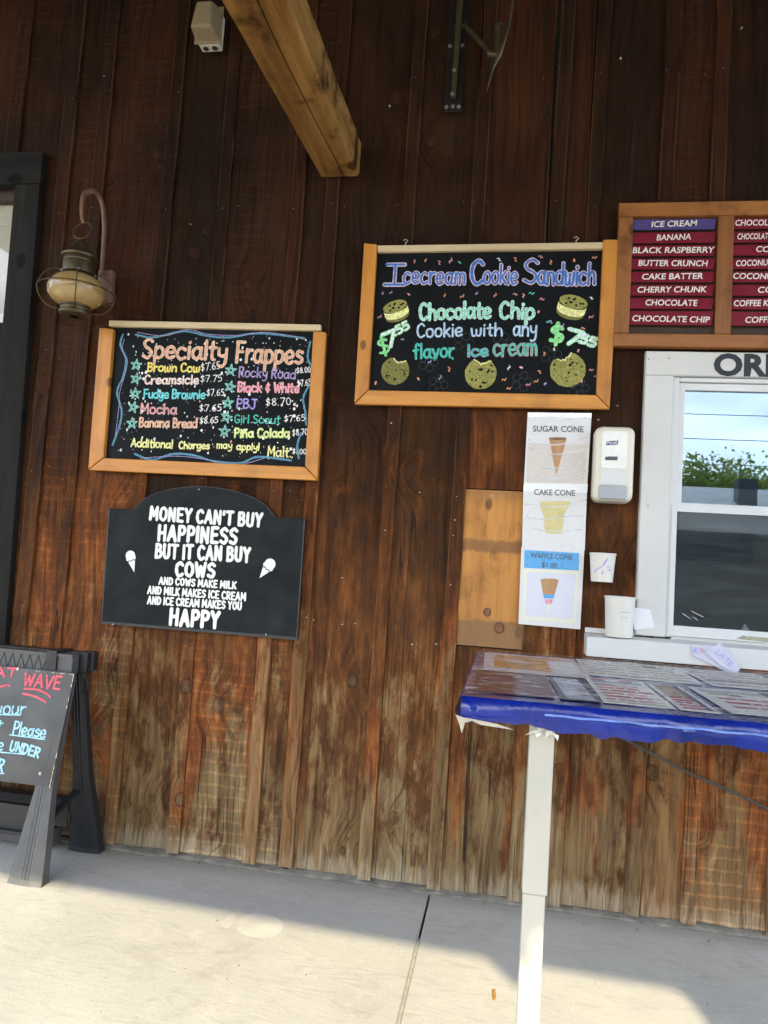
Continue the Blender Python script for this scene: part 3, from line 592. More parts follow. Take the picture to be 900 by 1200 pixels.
def strip(name, xa, xb, za, zb, y0, y1, mat, seed, dt=0.0, foot=True, wob=.0012):
    """a sawn board: xa..xb at the foot, shifted by dt at the top; chamfered, slightly wavy edges, ragged foot"""
    rs = random.Random(seed); n = max(2, int((zb-za)/.16)); c = .0022; cols = 5; vs = []; fs = []
    lft = [rs.uniform(-wob, wob) for _ in range(n+1)]; rgt = [rs.uniform(-wob, wob) for _ in range(n+1)]
    foots = [rs.uniform(0, .010) if foot and za < .05 else 0 for _ in range(cols+2)]
    for i in range(n+1):
        z = za+(zb-za)*i/n; sh = dt*z/ZT; a = xa+sh+lft[i]; b = xb+sh+rgt[i]; row = [(a, y1), (a, y0+c)]+[(a+c+(b-a-2*c)*k/(cols-1), y0) for k in range(cols)]+[(b, y0+c), (b, y1)]
        for k, (x, y) in enumerate(row): vs.append((x, y, z+(foots[min(max(k-1, 0), cols+1)] if i == 0 else 0)))
    m = cols+4
    for i in range(n):
        for k in range(m-1): fs.append((i*m+k, i*m+k+1, (i+1)*m+k+1, (i+1)*m+k))
    fs.append(tuple(range(m-1, -1, -1))); fs.append(tuple(n*m+k for k in range(m)))
    o = MB().add(vs, fs).build(name, mat, wall); uv = o.data.uv_layers.new(name='UVMap'); m_ = cols+4
    for lp in o.data.loops: kk = lp.vertex_index % m_; uv.data[lp.index].uv = (0 if kk < 2 else 1 if kk > m_-3 else (kk-2)/(cols-1), 0)
    return o
k = 0; rs = random.Random(21)
for i in range(len(BAT)-1):
    xa = BAT[i][1]+.004; xb = BAT[i+1][1]-.004; dt = BAT[i][0]-BAT[i][1]
    sg = zsegs(xa, xb); yo = rs.uniform(-.003, .002)
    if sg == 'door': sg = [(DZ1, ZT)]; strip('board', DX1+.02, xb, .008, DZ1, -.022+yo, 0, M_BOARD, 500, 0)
    if xa < WX0 < xb:      # board the window opening bites into
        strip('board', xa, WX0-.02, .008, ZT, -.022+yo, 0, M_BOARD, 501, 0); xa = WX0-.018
    if i == 17:            # the bay with the new patch
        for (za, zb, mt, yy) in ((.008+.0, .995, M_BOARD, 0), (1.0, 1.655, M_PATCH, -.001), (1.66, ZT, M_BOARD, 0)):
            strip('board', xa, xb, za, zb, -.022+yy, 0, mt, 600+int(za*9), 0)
        continue
    for (za, zb) in sg:
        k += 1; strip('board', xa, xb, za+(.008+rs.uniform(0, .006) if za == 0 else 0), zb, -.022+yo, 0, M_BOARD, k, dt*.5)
wall_patch = [o for o in wall.children if o.data.materials[0] is M_PATCH][0]
for (kx, kz, kr) in ((*(-0.070,1.143), .016), (*(-0.017,1.083), .021)):
    q = MB(); q.disc(kx, -.0262, kz, kr, 16, .0008, .85); q.build('knot', M_KNOT, wall_patch)
    q = MB(); ribbon(q, [(kx+kr*1.02*.85*math.cos(a*PI/10), kz+kr*1.02*math.sin(a*PI/10)) for a in range(21)], .003, -.0275); q.build('knot_ring', M_GAP, wall_patch)
wall_patch['label'] = 'newer unstained pine patch board with two knots'
for i, (xt, xb, w) in enumerate(BAT):
    segs = zsegs(xb-w/2, xb+w/2)
    if segs == 'door': segs = [(DZ1+.09, ZT)]
    if DX0-.15 < xb < DX1+.06: segs = [(DZ1+.10, ZT)]
    if WX0-.1 < xb < WX1+.1: segs = [(0, .985), (2.30, ZT)]
    for (za, zb) in segs:
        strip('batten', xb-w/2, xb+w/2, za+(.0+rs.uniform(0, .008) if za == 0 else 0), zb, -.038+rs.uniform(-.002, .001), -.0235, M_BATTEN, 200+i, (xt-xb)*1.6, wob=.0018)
for b in ((-6.4, DX0, 0, ZT), (DX0, DX1, DZ1, ZT), (DX1, WX0, 0, ZT), (WX0, WX1, 0, WZ0), (WX0, WX1, WZ1, ZT), (WX1, 5.6, 0, ZT)):
    MB().box(b[0], b[1], .004, .05, b[2], b[3]).build('sheathing', M_GAP, wall)
# a narrow split in the siding beside the window and cross rail under it
stuff(MB().build('nail_heads', M_NAIL, wall)) if False else None
mb = MB(); rs = random.Random(9)
for i, (xt, xb, w) in enumerate(BAT):
    for z in (.06, .55, 1.02, 1.62, 2.2, 2.9, 3.5):
        if DX0-.2 < xb < DX1+.1 and z < 3.3: continue
        if WX0-.1 < xb < WX1+.1 and .9 < z < 2.3: continue
        for _ in range(1 if rs.random() < .8 else 0):
            mb.disc(xb+(xt-xb)*z/ZT+rs.uniform(-.018, .018), -.0400, z+rs.uniform(-.03, .03), .0028, 6, .0015)
        for dx in (-.05, .05):
            if rs.random() < .3: mb.disc(xb+dx+rs.uniform(-.01, .01), -.0255, z+rs.uniform(-.05, .05), .0028, 6, .0015)
stuff(mb.build('nail_heads', M_NAIL, wall))
mb = MB()
for (px, pz) in ((-0.524,1.925), (-0.224,1.520), (-0.228,1.454), (-0.227,1.247), (-0.382,1.630), (-0.520,1.460), (-0.223,1.619), (-0.694,1.245), (-0.680,1.047), (-0.838,1.065), (-0.807,1.056), (-0.375,0.987), (-0.273,0.996), (-1.529,2.831), (0.343,1.967), (0.417,2.028), (-0.624,1.055), (-0.563,2.345), (0.370,3.543), (0.855,3.652), (-0.625,3.370), (-2.039,3.579), (-0.075,1.630)):
    a = rs.uniform(-.3, .3); ww = rs.uniform(.002, .0042); hh = rs.uniform(.001, .0025)
    mb.hexa([(px-ww, -.0410, pz-hh+a*ww), (px+ww, -.0410, pz-hh-a*ww), (px+ww, -.03, pz-hh), (px-ww, -.03, pz-hh), (px-ww, -.0410, pz+hh+a*ww), (px+ww, -.0410, pz+hh), (px+ww, -.03, pz+hh), (px-ww, -.03, pz+hh)])
stuff(mb.build('paper_staples', M_TEAR, wall))

# ------------------------------------------------------------------ porch roof: ceiling, eave beam, rafters, posts (the shade comes from these)
EY = -7.25; EZ = 4.10
porch = thing('porch_roof', 'dark timber porch roof sheltering the barn wall overhead', 'porch roof', (0, 0, 0))
mb = MB(); mb.hexa([(-5.2, EY-.05, 4.24), (4.2, EY-.40, 4.24), (4.2, -.05, 4.36), (-5.2, -.05, 4.36), (-5.2, EY-.05, 4.32), (4.2, EY-.40, 4.32), (4.2, -.05, 4.44), (-5.2, -.05, 4.44)])
mb.build('roof_deck', M_PORCH, porch)
MB().hexa([(-5.2, EY-.08+.208, EZ), (4.2, EY-.08-.168, EZ), (4.2, EY+.06-.168, EZ), (-5.2, EY+.06+.208, EZ), (-5.2, EY-.08+.208, 4.237), (4.2, EY-.08-.168, 4.237), (4.2, EY+.06-.168, 4.237), (-5.2, EY+.06+.208, 4.237)]).build('eave_beam', M_PORCH, porch)
for i, x in enumerate((-5.0, -3.9, -2.6, -1.3, 0, 1.3, 2.6, 4.0)):
    mb = MB(); mb.hexa([(x-.04, EY+.3, 4.10), (x+.04, EY+.3, 4.10), (x+.04, -.06, 4.22), (x-.04, -.06, 4.22), (x-.04, EY+.3, 4.235), (x+.04, EY+.3, 4.235), (x+.04, -.06, 4.355), (x-.04, -.06, 4.355)]); mb.build('rafter', M_PORCH, porch)
def floor_to_eave(X, Y): return X-.06*(Y-EY)
# unseen chamfered block added under the eave to cast the notched shadow
bx = floor_to_eave(.087, -.57); ez = EZ
MB().prism([(bx-.125, ez+.03), (bx-.10, ez-.002), (bx+.0, ez-.090), (bx+.06, ez-.090), (bx+.06, ez+.03)], EY-.055, EY+.035).build('notch_shadow_block', M_PORCH, porch)
# unseen broad pillar with curved brace, added to cast the curved shadow edge
px0 = floor_to_eave(.675, -.7)
pil = thing('added_shadow_pillar', 'broad white boxed pillar added out of view to cast a curved shadow edge', 'pillar', (px0+.25, EY, 0))
o_ = (px0+.25, EY, 0)
MB(o_).box(px0, px0+.5, EY-.2, EY+.2, -.14, EZ-.003).build('shaft', M_WHITEPAINT, pil, bevel=.01)
cp = [(px0-.13, EZ-.004)]
for t in range(9):
    a = t/8*PI/2; cp.append((px0-.115+.115*math.sin(a), EZ-.005-.24*(1-math.cos(a))))
cp += [(px0+.01, EZ-.25), (px0+.01, EZ-.004)]
MB(o_).prism(cp, EY-.05, EY+.05).build('shadow_curve_brace', M_WHITEPAINT, pil)
MB(o_).box(px0-.03, px0+.53, EY-.23, EY+.23, -.14, .08).build('base', M_WHITEPAINT, pil, bevel=.01)
for x in (-4.4, 4.05):
    p_ = thing('porch_post', 'square dark timber porch post at the %s end of the eave' % ('left' if x < 0 else 'right'), 'post', (x, EY, 0))
    MB((x, EY, 0)).box(x-.09, x+.09, EY-.09, EY+.09, -.14, EZ-.003).build('shaft', M_PORCH, p_, bevel=.006)
    MB((x, EY, 0)).box(x-.12, x+.12, EY-.12, EY+.12, -.14, .05).build('base', M_PORCH, p_, bevel=.006)

# ------------------------------------------------------------------ rough tie beam out of the wall
tb = thing('tie_beam', 'rough sawn timber beam with a long crack jutting from the wall above the chalkboards', 'beam', (-.83, -.03, 3.04))
mb = MB((-.83, -.03, 3.04)); n = 90; rs = random.Random(4)
xl0, xr0 = -.921, -.741; prof = []
vs = []; fs = []
for i in range(n+1):
    y = -.044-i*.045; s_ = .0; zb = 3.04+(.044+y)*.010 if False else 3.04-(-y)*.004
    xl = xl0-.050*(-y)+.004*noise.noise((y*3, 0, 1)); xr = xr0-.022*(-y)+.004*noise.noise((y*3, 5, 1))
    crk = (xl+xr)/2+.018+.016*noise.noise((y*2.2, 9, 3))-.01*(-y); cw = .0022+.002*abs(noise.noise((y*4, 2, 8))); b = .008+.004*noise.noise((y*6, 1, 1))
    if i < 6: b += .0
    row = [(xl, zb+.15), (xl, zb+.011+b*.3), (xl+b, zb), (xl+(crk-xl)*.5, zb+.0015*noise.noise((y*8, 3, 3))), (crk-cw, zb), (crk, zb+.028), (crk+cw, zb+.002), (crk+(xr-crk)*.5, zb+.0015*noise.noise((y*8, 6, 3))), (xr-b, zb), (xr, zb+.012+b*.3), (xr, zb+.15)]
    for (x, z) in row: vs.append((x, y, z))
m = 11
for i in range(n):
    for k in range(m-1): fs.append((i*m+k, (i+1)*m+k, (i+1)*m+k+1, i*m+k+1))
    fs.append((i*m+m-1, (i+1)*m+m-1, (i+1)*m, i*m))
fs.append(tuple(range(m))); fs.append(tuple(n*m+k for k in range(m-1, -1, -1)))
mb.add(vs, fs); mb.build('timber', M_BEAM, tb)

# ------------------------------------------------------------------ weatherproof outlet box high on the wall
ob = thing('outlet_box', 'beige weatherproof outlet box high on the wall left of the beam', 'outlet box', (-1.53, -.045, 3.72))
O = (-1.53, -.045, 3.72)
MB(O).hexa([(-1.575, -.10, 3.70), (-1.475, -.10, 3.70), (-1.475, -.0455, 3.70), (-1.575, -.0455, 3.70), (-1.575, -.10, 3.86), (-1.475, -.10, 3.86), (-1.475, -.0455, 3.86), (-1.575, -.0455, 3.86)]).build('back_box', M_OUTLETW, ob, bevel=.006)
MB(O).hexa([(-1.578, -.19, 3.722), (-1.472, -.19, 3.722), (-1.466, -.102, 3.702), (-1.584, -.102, 3.702), (-1.562, -.18, 3.850), (-1.488, -.18, 3.850), (-1.472, -.102, 3.868), (-1.578, -.102, 3.868)]).build('cover', M_OUTLET, ob, bevel=.01)
MB(O).box(-1.590, -1.460, -.112, -.1035, 3.697, 3.872).build('cover_rim', M_OUTLET, ob, bevel=.002)
for dx in (-.022, .022):
    q = MB(O); q.lathe([(.0, -.0025), (.013, -.0025), (.013, .003)], (-1.525+dx, -.073, 3.6985), 14); q.build('knockout', M_DARKMENU, ob)

ob.location.x += .037; ob.location.z -= .036
# ------------------------------------------------------------------ iron bracket at the top
br = thing('awning_bracket', 'black iron wall bracket with bolts, a folding arm and a hanging rod', 'bracket', (-.34, -.045, 3.36))
O = (-.34, -.045, 3.36)
MB(O).box(-.378, -.298, -.052, -.0455, 3.355, 3.93).build('back_plate', M_IRON, br, bevel=.002)
MB(O).tube([(-.336, -.075, 3.40), (-.333, -.085, 3.65), (-.328, -.10, 3.95), (-.322, -.12, 4.15)], [.011, .013, .014, .014], 10).build('upright_tube', M_BRASS, br)
for (x, z) in ((-.366, 3.375), (-.338, 3.378), (-.312, 3.375), (-.340, 3.412), (-.366, 3.66), (-.312, 3.66), (-.338, 3.52)):
    q = MB(O); q.disc(x, -.0525 if z < 3.4 or z > 3.6 else -.088, z, .0085, 8, .005); q.build('bolt', M_BOLT, br)
e0, e1, e2, k1, k2, r0_, r1_, r2_ = (-0.299,3.668), (-0.180,3.478), (-0.169,3.462), (-0.150,3.499), (-0.144,3.597), (-0.185,3.305), (-0.144,3.461), (-0.097,3.707)
up = .034
MB(O).tube([(e0[0]-.02, -.09, e0[1]+.02+up), (e0[0], -.12, e0[1]+up), (e1[0], -.20, e1[1]+up)], .010, 8).build('arm', M_BRASS, br)
MB(O).tube([(e1[0]-.01, -.21, e1[1]-.012+up), (e2[0]+.012, -.205, e2[1]+up), (k1[0], -.20, k1[1]+up), (k2[0]-.01, -.20, k2[1]+up)], [.014, .013, .011, .013], 8).build('crank', M_BRASS, br)
MB(O).tube([(k2[0]-.022, -.20, k2[1]+.004+up), (k2[0]+.008, -.20, k2[1]+.006+up)], .013, 8).build('crank_head', M_IRON, br)
MB(O).tube([(e2[0]-.006, -.2, e2[1]-.06+up), (e2[0]+.002, -.2, e2[1]+up)], [.004, .009], 6).build('dangling_link', M_IRON, br)
MB(O).tube([(r0_[0], -.2, r0_[1]+up), (r1_[0]-.02, -.2, r1_[1]-.05+up), (r1_[0]+.004, -.2, r1_[1]+.01+up), (r1_[0]+.035, -.2, r1_[1]+.13+up), (r2_[0], -.2, r2_[1]+up), (r2_[0]+.02, -.2, r2_[1]+.12+up)], [.002, .006, .012, .008, .006, .006], 7).build('rod', M_BRASS, br)
br.location.z -= .034
# ------------------------------------------------------------------ wall lantern
ln = thing('wall_lantern', 'onion shaped brass wall lantern with amber globe in a wire cage on a gooseneck', 'lantern', (-1.95, -.045, 2.45))
O = (-1.95, -.045, 2.45); ly = -.235
lx = (-1.942,2.438)[0]; zb = (-1.930,2.321)[1]-.004
pa, pb = (-1.943,2.596), (-1.871,2.433)
HZ = lambda z: zb+(z-.405)*1.10
S_ = lambda pr: [(r_*1.32, HZ(z)) for r_, z in pr]
def smooth3(P_, n=4):
    P_ = [P_[0]]+P_+[P_[-1]]; o_ = []
    for i in range(1, len(P_)-2):
        p0, p1, p2, p3 = P_[i-1:i+3]
        for k in range(n):
            t = k/n; o_.append(tuple(.5*((2*p1[c])+(-p0[c]+p2[c])*t+(2*p0[c]-5*p1[c]+4*p2[c]-p3[c])*t*t+(-p0[c]+3*p1[c]-3*p2[c]+p3[c])*t**3) for c in (0, 1, 2)))
    o_.append(tuple(P_[-2])); return o_
gx = (pa[0]+pb[0])/2-.012
gt = (-2.015,2.914)[1]
MB(O).box(pa[0], pb[0], -.085, -.0455, pb[1], pa[1]).build('wall_plate', M_COPPER, ln, bevel=.008)
rt = HZ(.725)+.086
MB(O).tube(smooth3([(gx, -.092, pa[1]-.03), (gx, -.096, pa[1]+.08), (gx, -.105, gt-.13), (gx-.002, -.125, gt-.05), (gx-.006, -.155, gt-.008), (gx-.012, -.195, gt), (lx-.002, -.236, gt-.03), (lx-.004, -.254, gt-.07), (lx-.002, -.250, rt+.02), (lx, -.236, rt-.006)]), [.0085+.0065*math.sin(PI*min(1, i/37+.12)) for i in range(37)], 10, flat=.6).build('gooseneck', M_COPPER, ln)
ring = [(lx+.043*math.cos(a*2*PI/24), ly+.014*math.sin(a*2*PI/24), rt-.044+.044*math.sin(a*2*PI/24)) for a in range(24)]
MB(O).tube(ring, .0030, 6, closed=True).build('ring', M_BRASS, ln)
q = MB(O); q.lathe(S_([(.048, .574), (.042, .576), (.052, .580), (.052, .620), (.050, .626), (.052, .632), (.050, .640), (.058, .645), (.059, .652), (.052, .657), (.030, .695), (.024, .704), (.020, .714), (.010, .722), (.001, .725)]), (lx, ly, 0), 32); q.build('cap', M_BRASS, ln)
q = MB(O); q.lathe(S_([(.046, .447), (.058, .452), (.076, .466), (.089, .486), (.0935, .508), (.090, .530), (.078, .552), (.060, .567), (.046, .575)]), (lx, ly, 0), 36); q.build('globe', M_GLOBE, ln)
q = MB(O); q.lathe(S_([(.015, .405), (.046, .408), (.050, .412), (.050, .422), (.047, .426), (.047, .438), (.051, .441), (.051, .447), (.046, .449)]), (lx, ly, 0), 28); q.build('base_cap', M_BRASS, ln)
for a in range(4):
    t = a*PI/2+.55; c_, s_ = math.cos(t), math.sin(t)
    pr = smooth(S_([(.050, .586), (.075, .588), (.100, .570), (.117, .535), (.122, .508), (.116, .478), (.098, .446), (.075, .430), (.050, .428)]), 3)
    MB(O).tube([(lx+r_*c_, ly+r_*s_, z) for r_, z in pr], .0026, 6).build('cage_wire', M_BRASS, ln)
MB(O).tube([(lx+.162*math.cos(a*2*PI/36), ly+.162*math.sin(a*2*PI/36), HZ(.506)) for a in range(36)], .0030, 6, closed=True).build('cage_ring', M_BRASS, ln)
for a in range(4):
    t = a*PI/2+.55; q = MB(O); q.lathe([(.001, -.006), (.006, -.004), (.007, 0), (.005, .004), (.001, .006)], (lx+.068*math.cos(t), ly+.068*math.sin(t), HZ(.586)), 8); q.build('cage_stud', M_BOLT, ln)

# ------------------------------------------------------------------ black framed door / tall window at left
dr = thing('barn_door', 'tall black framed glazed door with a cream roller blind behind its upper pane', 'door', (-3.0, -.02, 0))
O = (-3.0, -.02, 0)
MB(O).hexa([(-2.385, -.060, 0.002), (-2.222, -.060, 0.002), (-2.222, -.0005, 0.002), (-2.385, -.0005, 0.002), (-2.441, -.060, 3.032), (-2.308, -.060, 3.032), (-2.308, -.0005, 3.032), (-2.441, -.0005, 3.032)]).build('side_casing', M_BLACKWOOD, dr, bevel=.003)
MB(O).hexa([(-3.80, -.060, 0.002), (-3.66, -.060, 0.002), (-3.66, -.0005, 0.002), (-3.80, -.0005, 0.002), (-3.80, -.060, 3.032), (-3.66, -.060, 3.032), (-3.66, -.0005, 3.032), (-3.80, -.0005, 3.032)]).build('side_casing', M_BLACKWOOD, dr, bevel=.003)
MB(O).box(-3.83, -2.303, -.064, -.0005, 3.034, 3.194).build('head_casing', M_BLACKWOOD_X, dr, bevel=.003)
MB(O).box(-3.66, -2.40, .005, .05, 2.985, 3.05).build('head_jamb', M_DARKMENU, dr)
MB(O).box(-3.62, -2.39, .045, .050, 2.42, 2.993).build('glass_pane', M_GLASS_DOOR, dr)
MB(O).box(-3.62, -2.39, .02, .055, 2.375, 2.418).build('meeting_rail', M_WHITE, dr)
MB(O).box(-3.62, -2.42, .03, .07, 0.01, 2.373).build('lower_panel', M_BLACKWOOD, dr)
bl = MB((-3.0, .1, 2.4)); bl.box(-3.66, -2.36, .060, .063, 2.42, 3.04)
bl.box(-3.66, -2.36, .0525, .0595, 2.88, 2.984)
tag(bl.build('roller_blind', M_BLIND), 'cream roller blind hanging behind the pane of the black framed door', 'blind')

# ------------------------------------------------------------------ chalkboards
def frame_piece(name, pts, y0, y1, mat, parent, org, bevel=.003):
    return MB(org).prism(pts, y0, y1).build(name, mat, parent, bevel=bevel)
def dots(mb, x0, x1, z0, z1, n, y, rmin=.0012, rmax=.005, seed=1):
    rs = random.Random(seed)
    for _ in range(n):
        r = rmin+(rmax-rmin)*rs.random()**3; mb.disc(rs.uniform(x0, x1), y-.00003*rs.random(), rs.uniform(z0, z1), r, 6, 0, rs.uniform(.6, 1.0))
cb = thing('chalkboard', 'black chalkboard in a honey pine frame listing specialty frappes', 'chalkboard', (-1.39, -.043, 1.66), 'framed chalkboard menus on the wall')
O = (-1.39, -.043, 1.66)
TL, TR, BR, BL = (-1.854,2.329),(-0.895,2.320),(-0.885,1.715),(-1.837,1.716)
MB(O).prism([BL, BR, TR, TL], -.052, -.046).build('board', M_CHALK, cb)
frame_piece('frame_stile', [(-1.905,1.661),(-1.834,1.719),(-1.846,2.317),(-1.916,2.322)], -.074, -.045, M_HONEY_Z, cb, O)
frame_piece('frame_stile', [(-0.885,1.718),(-0.825,1.660),(-0.835,2.313),(-0.892,2.318)], -.074, -.045, M_HONEY_Z, cb, O)
frame_piece('frame_rail', [(-1.905,1.657),(-0.825,1.657),(-0.885,1.714),(-1.834,1.715)], -.072, -.045, M_HONEY_X, cb, O)
fr_ = frame_piece('frame_rail', [(-1.872,2.331),(-0.860,2.321),(-0.862,2.349),(-1.875,2.359)], -.070, -.045, M_PALE_X, cb, O); fr_['label'] = 'thin pale unstained top rail'
Y1 = -.0530
A_ = dict(parent=cb, org=O, y=Y1)
hand(cb, O, 'Specialty', -1.701,2.191,-1.291,2.185,0.089, .0085, CH['peach'], Y1, (CH['peachlight'], .0035))
hand(cb, O, 'Frappes', -1.248,2.178,-0.938,2.177,0.094, .0085, CH['peach'], Y1, (CH['peachlight'], .0035))
for txt, co, ol, wd in (('Brown Cow', 'yellow', None, .0078), ):
    pass
hand(cb, O, 'Brown Cow', -1.669,2.127,-1.415,2.128,0.039, .0080, CH['yellow'], Y1)
hand(cb, O, 'Creamsicle', -1.678,2.068,-1.416,2.073,0.040, .0080, CH['pinkwhite'], Y1)
hand(cb, O, 'Fudge Brownie', -1.676,2.001,-1.379,2.007,0.041, .0070, CH['turq'], Y1)
hand(cb, O, 'Mocha', -1.686,1.930,-1.509,1.933,0.045, .0050, CH['rose'], Y1, (CH['pinkwhite'], .0018))
hand(cb, O, 'Banana Bread', -1.686,1.868,-1.407,1.873,0.042, .0045, CH['peach'], Y1, (CH['peachlight'], .0022))
hand(cb, O, 'Rocky Road', -1.229,2.112,-0.964,2.106,0.044, .0058, CH['lilac'], Y1)
hand(cb, O, 'Black & White', -1.227,2.042,-0.943,2.045,0.043, .0085, CH['pink'], Y1)
hand(cb, O, 'PBJ', -1.227,1.968,-1.134,1.967,0.043, .0062, CH['violet'], Y1)
hand(cb, O, 'Girl Scout', -1.231,1.900,-1.019,1.904,0.037, .0055, CH['teal'], Y1)
hand(cb, O, 'Pi\u00f1a Colada', -1.225,1.836,-0.971,1.844,0.039, .0060, CH['paleyellow'], Y1, (CH['greeng'], .0022))
hand(cb, O, 'Additional', -1.716,1.775,-1.514,1.776,0.037, .0068, CH['paleyellow'], Y1)
hand(cb, O, 'Charges', -1.483,1.775,-1.338,1.779,0.032, .0068, CH['paleyellow'], Y1)
hand(cb, O, 'may', -1.304,1.783,-1.232,1.783,0.032, .0060, CH['paleyellow'], Y1)
hand(cb, O, 'apply!', -1.210,1.780,-1.105,1.781,0.031, .0064, CH['paleyellow'], Y1)
hand(cb, O, 'Malt.', -1.065,1.756,-0.957,1.757,0.044, .0065, CH['paleyellow'], Y1)
PR = (('$7.65', -1.409,2.132,-1.318,2.145,0.033), ('$7.75', -1.407,2.081,-1.306,2.087,0.030), ('$7.65', -1.373,2.019,-1.290,2.023,0.029), ('$7.65', -1.402,1.947,-1.296,1.952,0.030), ('$8.65', -1.394,1.891,-1.308,1.898,0.027),
      ('$8.00', -0.959,2.131,-0.896,2.139,0.024), ('$7.65', -0.952,2.071,-0.888,2.081,0.027), ('$8.70', -1.092,1.981,-0.975,1.990,0.032), ('$7.65', -1.001,1.913,-0.905,1.920,0.027), ('$8.70', -0.958,1.852,-0.888,1.860,0.026), ('$1.00', -0.952,1.771,-0.889,1.774,0.022))
for p in PR: hand(cb, O, p[0], *p[1:], .0036, CH['white'], Y1, jit=.3, name='price')
mb = MB(O)
for (x, z) in ((-1.727,2.155),(-1.722,2.090),(-1.718,2.021),(-1.721,1.957),(-1.721,1.882),(-1.267,2.139),(-1.264,2.064),(-1.269,1.990),(-1.270,1.925),(-1.273,1.861)):
    R_ = .027; a0 = random.uniform(-.25, .25)
    P_ = [(x+R_*math.cos(PI/2+a0+k*4*PI/5), z+R_*math.sin(PI/2+a0+k*4*PI/5)) for k in range(6)]
    mb = MB(O)
    for k in range(5): ribbon(mb, [P_[k], P_[k+1]], .0060, Y1)
    mb.build('drawn_star', CH['starg'], cb)
mb = MB(O)
for pts in ([(-1.743,2.298),(-1.659,2.285),(-1.546,2.310),(-1.489,2.316),(-1.388,2.295),(-1.288,2.290),(-1.179,2.309),(-1.068,2.306),(-0.937,2.290)], [(-1.807,2.297),(-1.814,2.248),(-1.780,2.179),(-1.787,2.096),(-1.809,2.026),(-1.779,1.944),(-1.780,1.875),(-1.807,1.779)], [(-1.694,1.742),(-1.606,1.719),(-1.509,1.749),(-1.410,1.747),(-1.310,1.724),(-1.185,1.722),(-1.106,1.752),(-0.956,1.742)], [(-0.908,2.275),(-0.915,2.208),(-0.894,2.162)], [(-0.895,2.086),(-0.921,2.022),(-0.906,1.956),(-0.899,1.904)], [(-0.919,1.864),(-0.932,1.811),(-0.921,1.753)]):
    ribbon(mb, smooth(pts, 6), .009, Y1)
mb.build('wavy_border', CH['wave'], cb)
mb = MB(O)
for pts in ([(-1.734,2.308),(-1.602,2.293),(-1.490,2.324),(-1.388,2.303),(-1.233,2.300),(-1.124,2.315),(-0.958,2.295)], [(-1.797,2.276),(-1.802,2.220),(-1.770,2.165),(-1.795,2.026),(-1.792,1.971),(-1.796,1.820)], [(-1.664,1.723),(-1.508,1.739),(-1.381,1.734),(-1.212,1.711),(-1.078,1.747)]):
    ribbon(mb, smooth(pts, 6), .003, Y1-.0012)
mb.build('wavy_border', CH['lilac'], cb)
mb = MB(O); xa, xb_ = BL[0]+.05, BR[0]-.03
dots(mb, xa, xb_, BL[1]+.03, TL[1]-.03, 330, Y1+.0006, seed=2, rmin=.0016, rmax=.0085); stuff(mb.build('snow_dots', CH['white'], cb))
mb = MB(O); dots(mb, xa, xb_, BL[1]+.03, TL[1]-.03, 60, Y1+.0004, seed=6, rmin=.002, rmax=.006); stuff(mb.build('snow_dots', CH['pink'], cb))

cb = thing('chalkboard', 'black chalkboard in a honey pine frame advertising the icecream cookie sandwich', 'chalkboard', (-.15, -.043, 2.02), 'framed chalkboard menus on the wall')
O = (-.15, -.043, 2.02)
TL, TR, BR, BL = (-0.637,2.683),(0.332,2.679),(0.326,2.064),(-0.627,2.062)
MB(O).prism([BL, BR, TR, TL], -.052, -.046).build('board', M_CHALK, cb)
frame_piece('frame_stile', [(-0.686,2.001),(-0.627,2.062),(-0.633,2.710),(-0.691,2.716)], -.074, -.045, M_HONEY_Z, cb, O)
frame_piece('frame_stile', [(0.326,2.066),(0.382,2.010),(0.393,2.722),(0.327,2.722)], -.074, -.045, M_HONEY_Z, cb, O)
frame_piece('frame_rail', [(-0.685,1.997),(0.383,2.006),(0.326,2.063),(-0.627,2.060)], -.072, -.045, M_HONEY_X, cb, O)
fr_ = frame_piece('frame_rail', [(-0.629,2.677),(0.329,2.685),(0.328,2.713),(-0.631,2.707)], -.070, -.045, M_PALE_X, cb, O); fr_['label'] = 'thin pale unstained top rail'
for (hx, hz) in ((-0.509,2.709),(0.218,2.713)):
    MB(O).tube([(hx, -.058, hz-.01), (hx, -.058, hz+.012), (hx+.010, -.058, hz+.022), (hx, -.058, hz+.030), (hx-.010, -.058, hz+.024)], .0025, 6).build('hook', M_BOLT, cb)
T2 = lambda t, c, w, a, ol=None, **k: hand(cb, O, t, *a, w, CH[c], Y1, ol, **k)
RIM = (CH['rim'], .0042)
T2('Q', 'blue', .010, (-0.595,2.536,-0.501,2.535,0.091), RIM, jit=.1); T2('cecream', 'blue', .0085, (-0.509,2.541,-0.240,2.540,0.081), RIM, n=4)
T2('C', 'blue', .013, (-0.217,2.540,-0.162,2.540,0.103), RIM, jit=.1); T2('ookie', 'blue', .0085, (-0.160,2.540,-0.018,2.540,0.085), RIM)
T2('S', 'blue', .010, (0.005,2.545,0.066,2.543,0.103), RIM, jit=.1); T2('andwich', 'blue', .010, (0.068,2.538,0.303,2.537,0.091), RIM)
T2('Chocolate', 'mint', .0095, (-0.428,2.380,-0.122,2.392,0.071), (CH['mintlight'], .0028)); T2('Chip', 'mint', .0095, (-0.085,2.391,0.060,2.390,0.071), (CH['mintlight'], .0028))
T2('Cookie', 'paleblue', .0080, (-0.434,2.302,-0.238,2.309,0.060)); T2('with', 'paleblue', .0080, (-0.201,2.311,-0.068,2.314,0.054)); T2('any', 'paleblue', .0080, (-0.023,2.312,0.074,2.313,0.070))
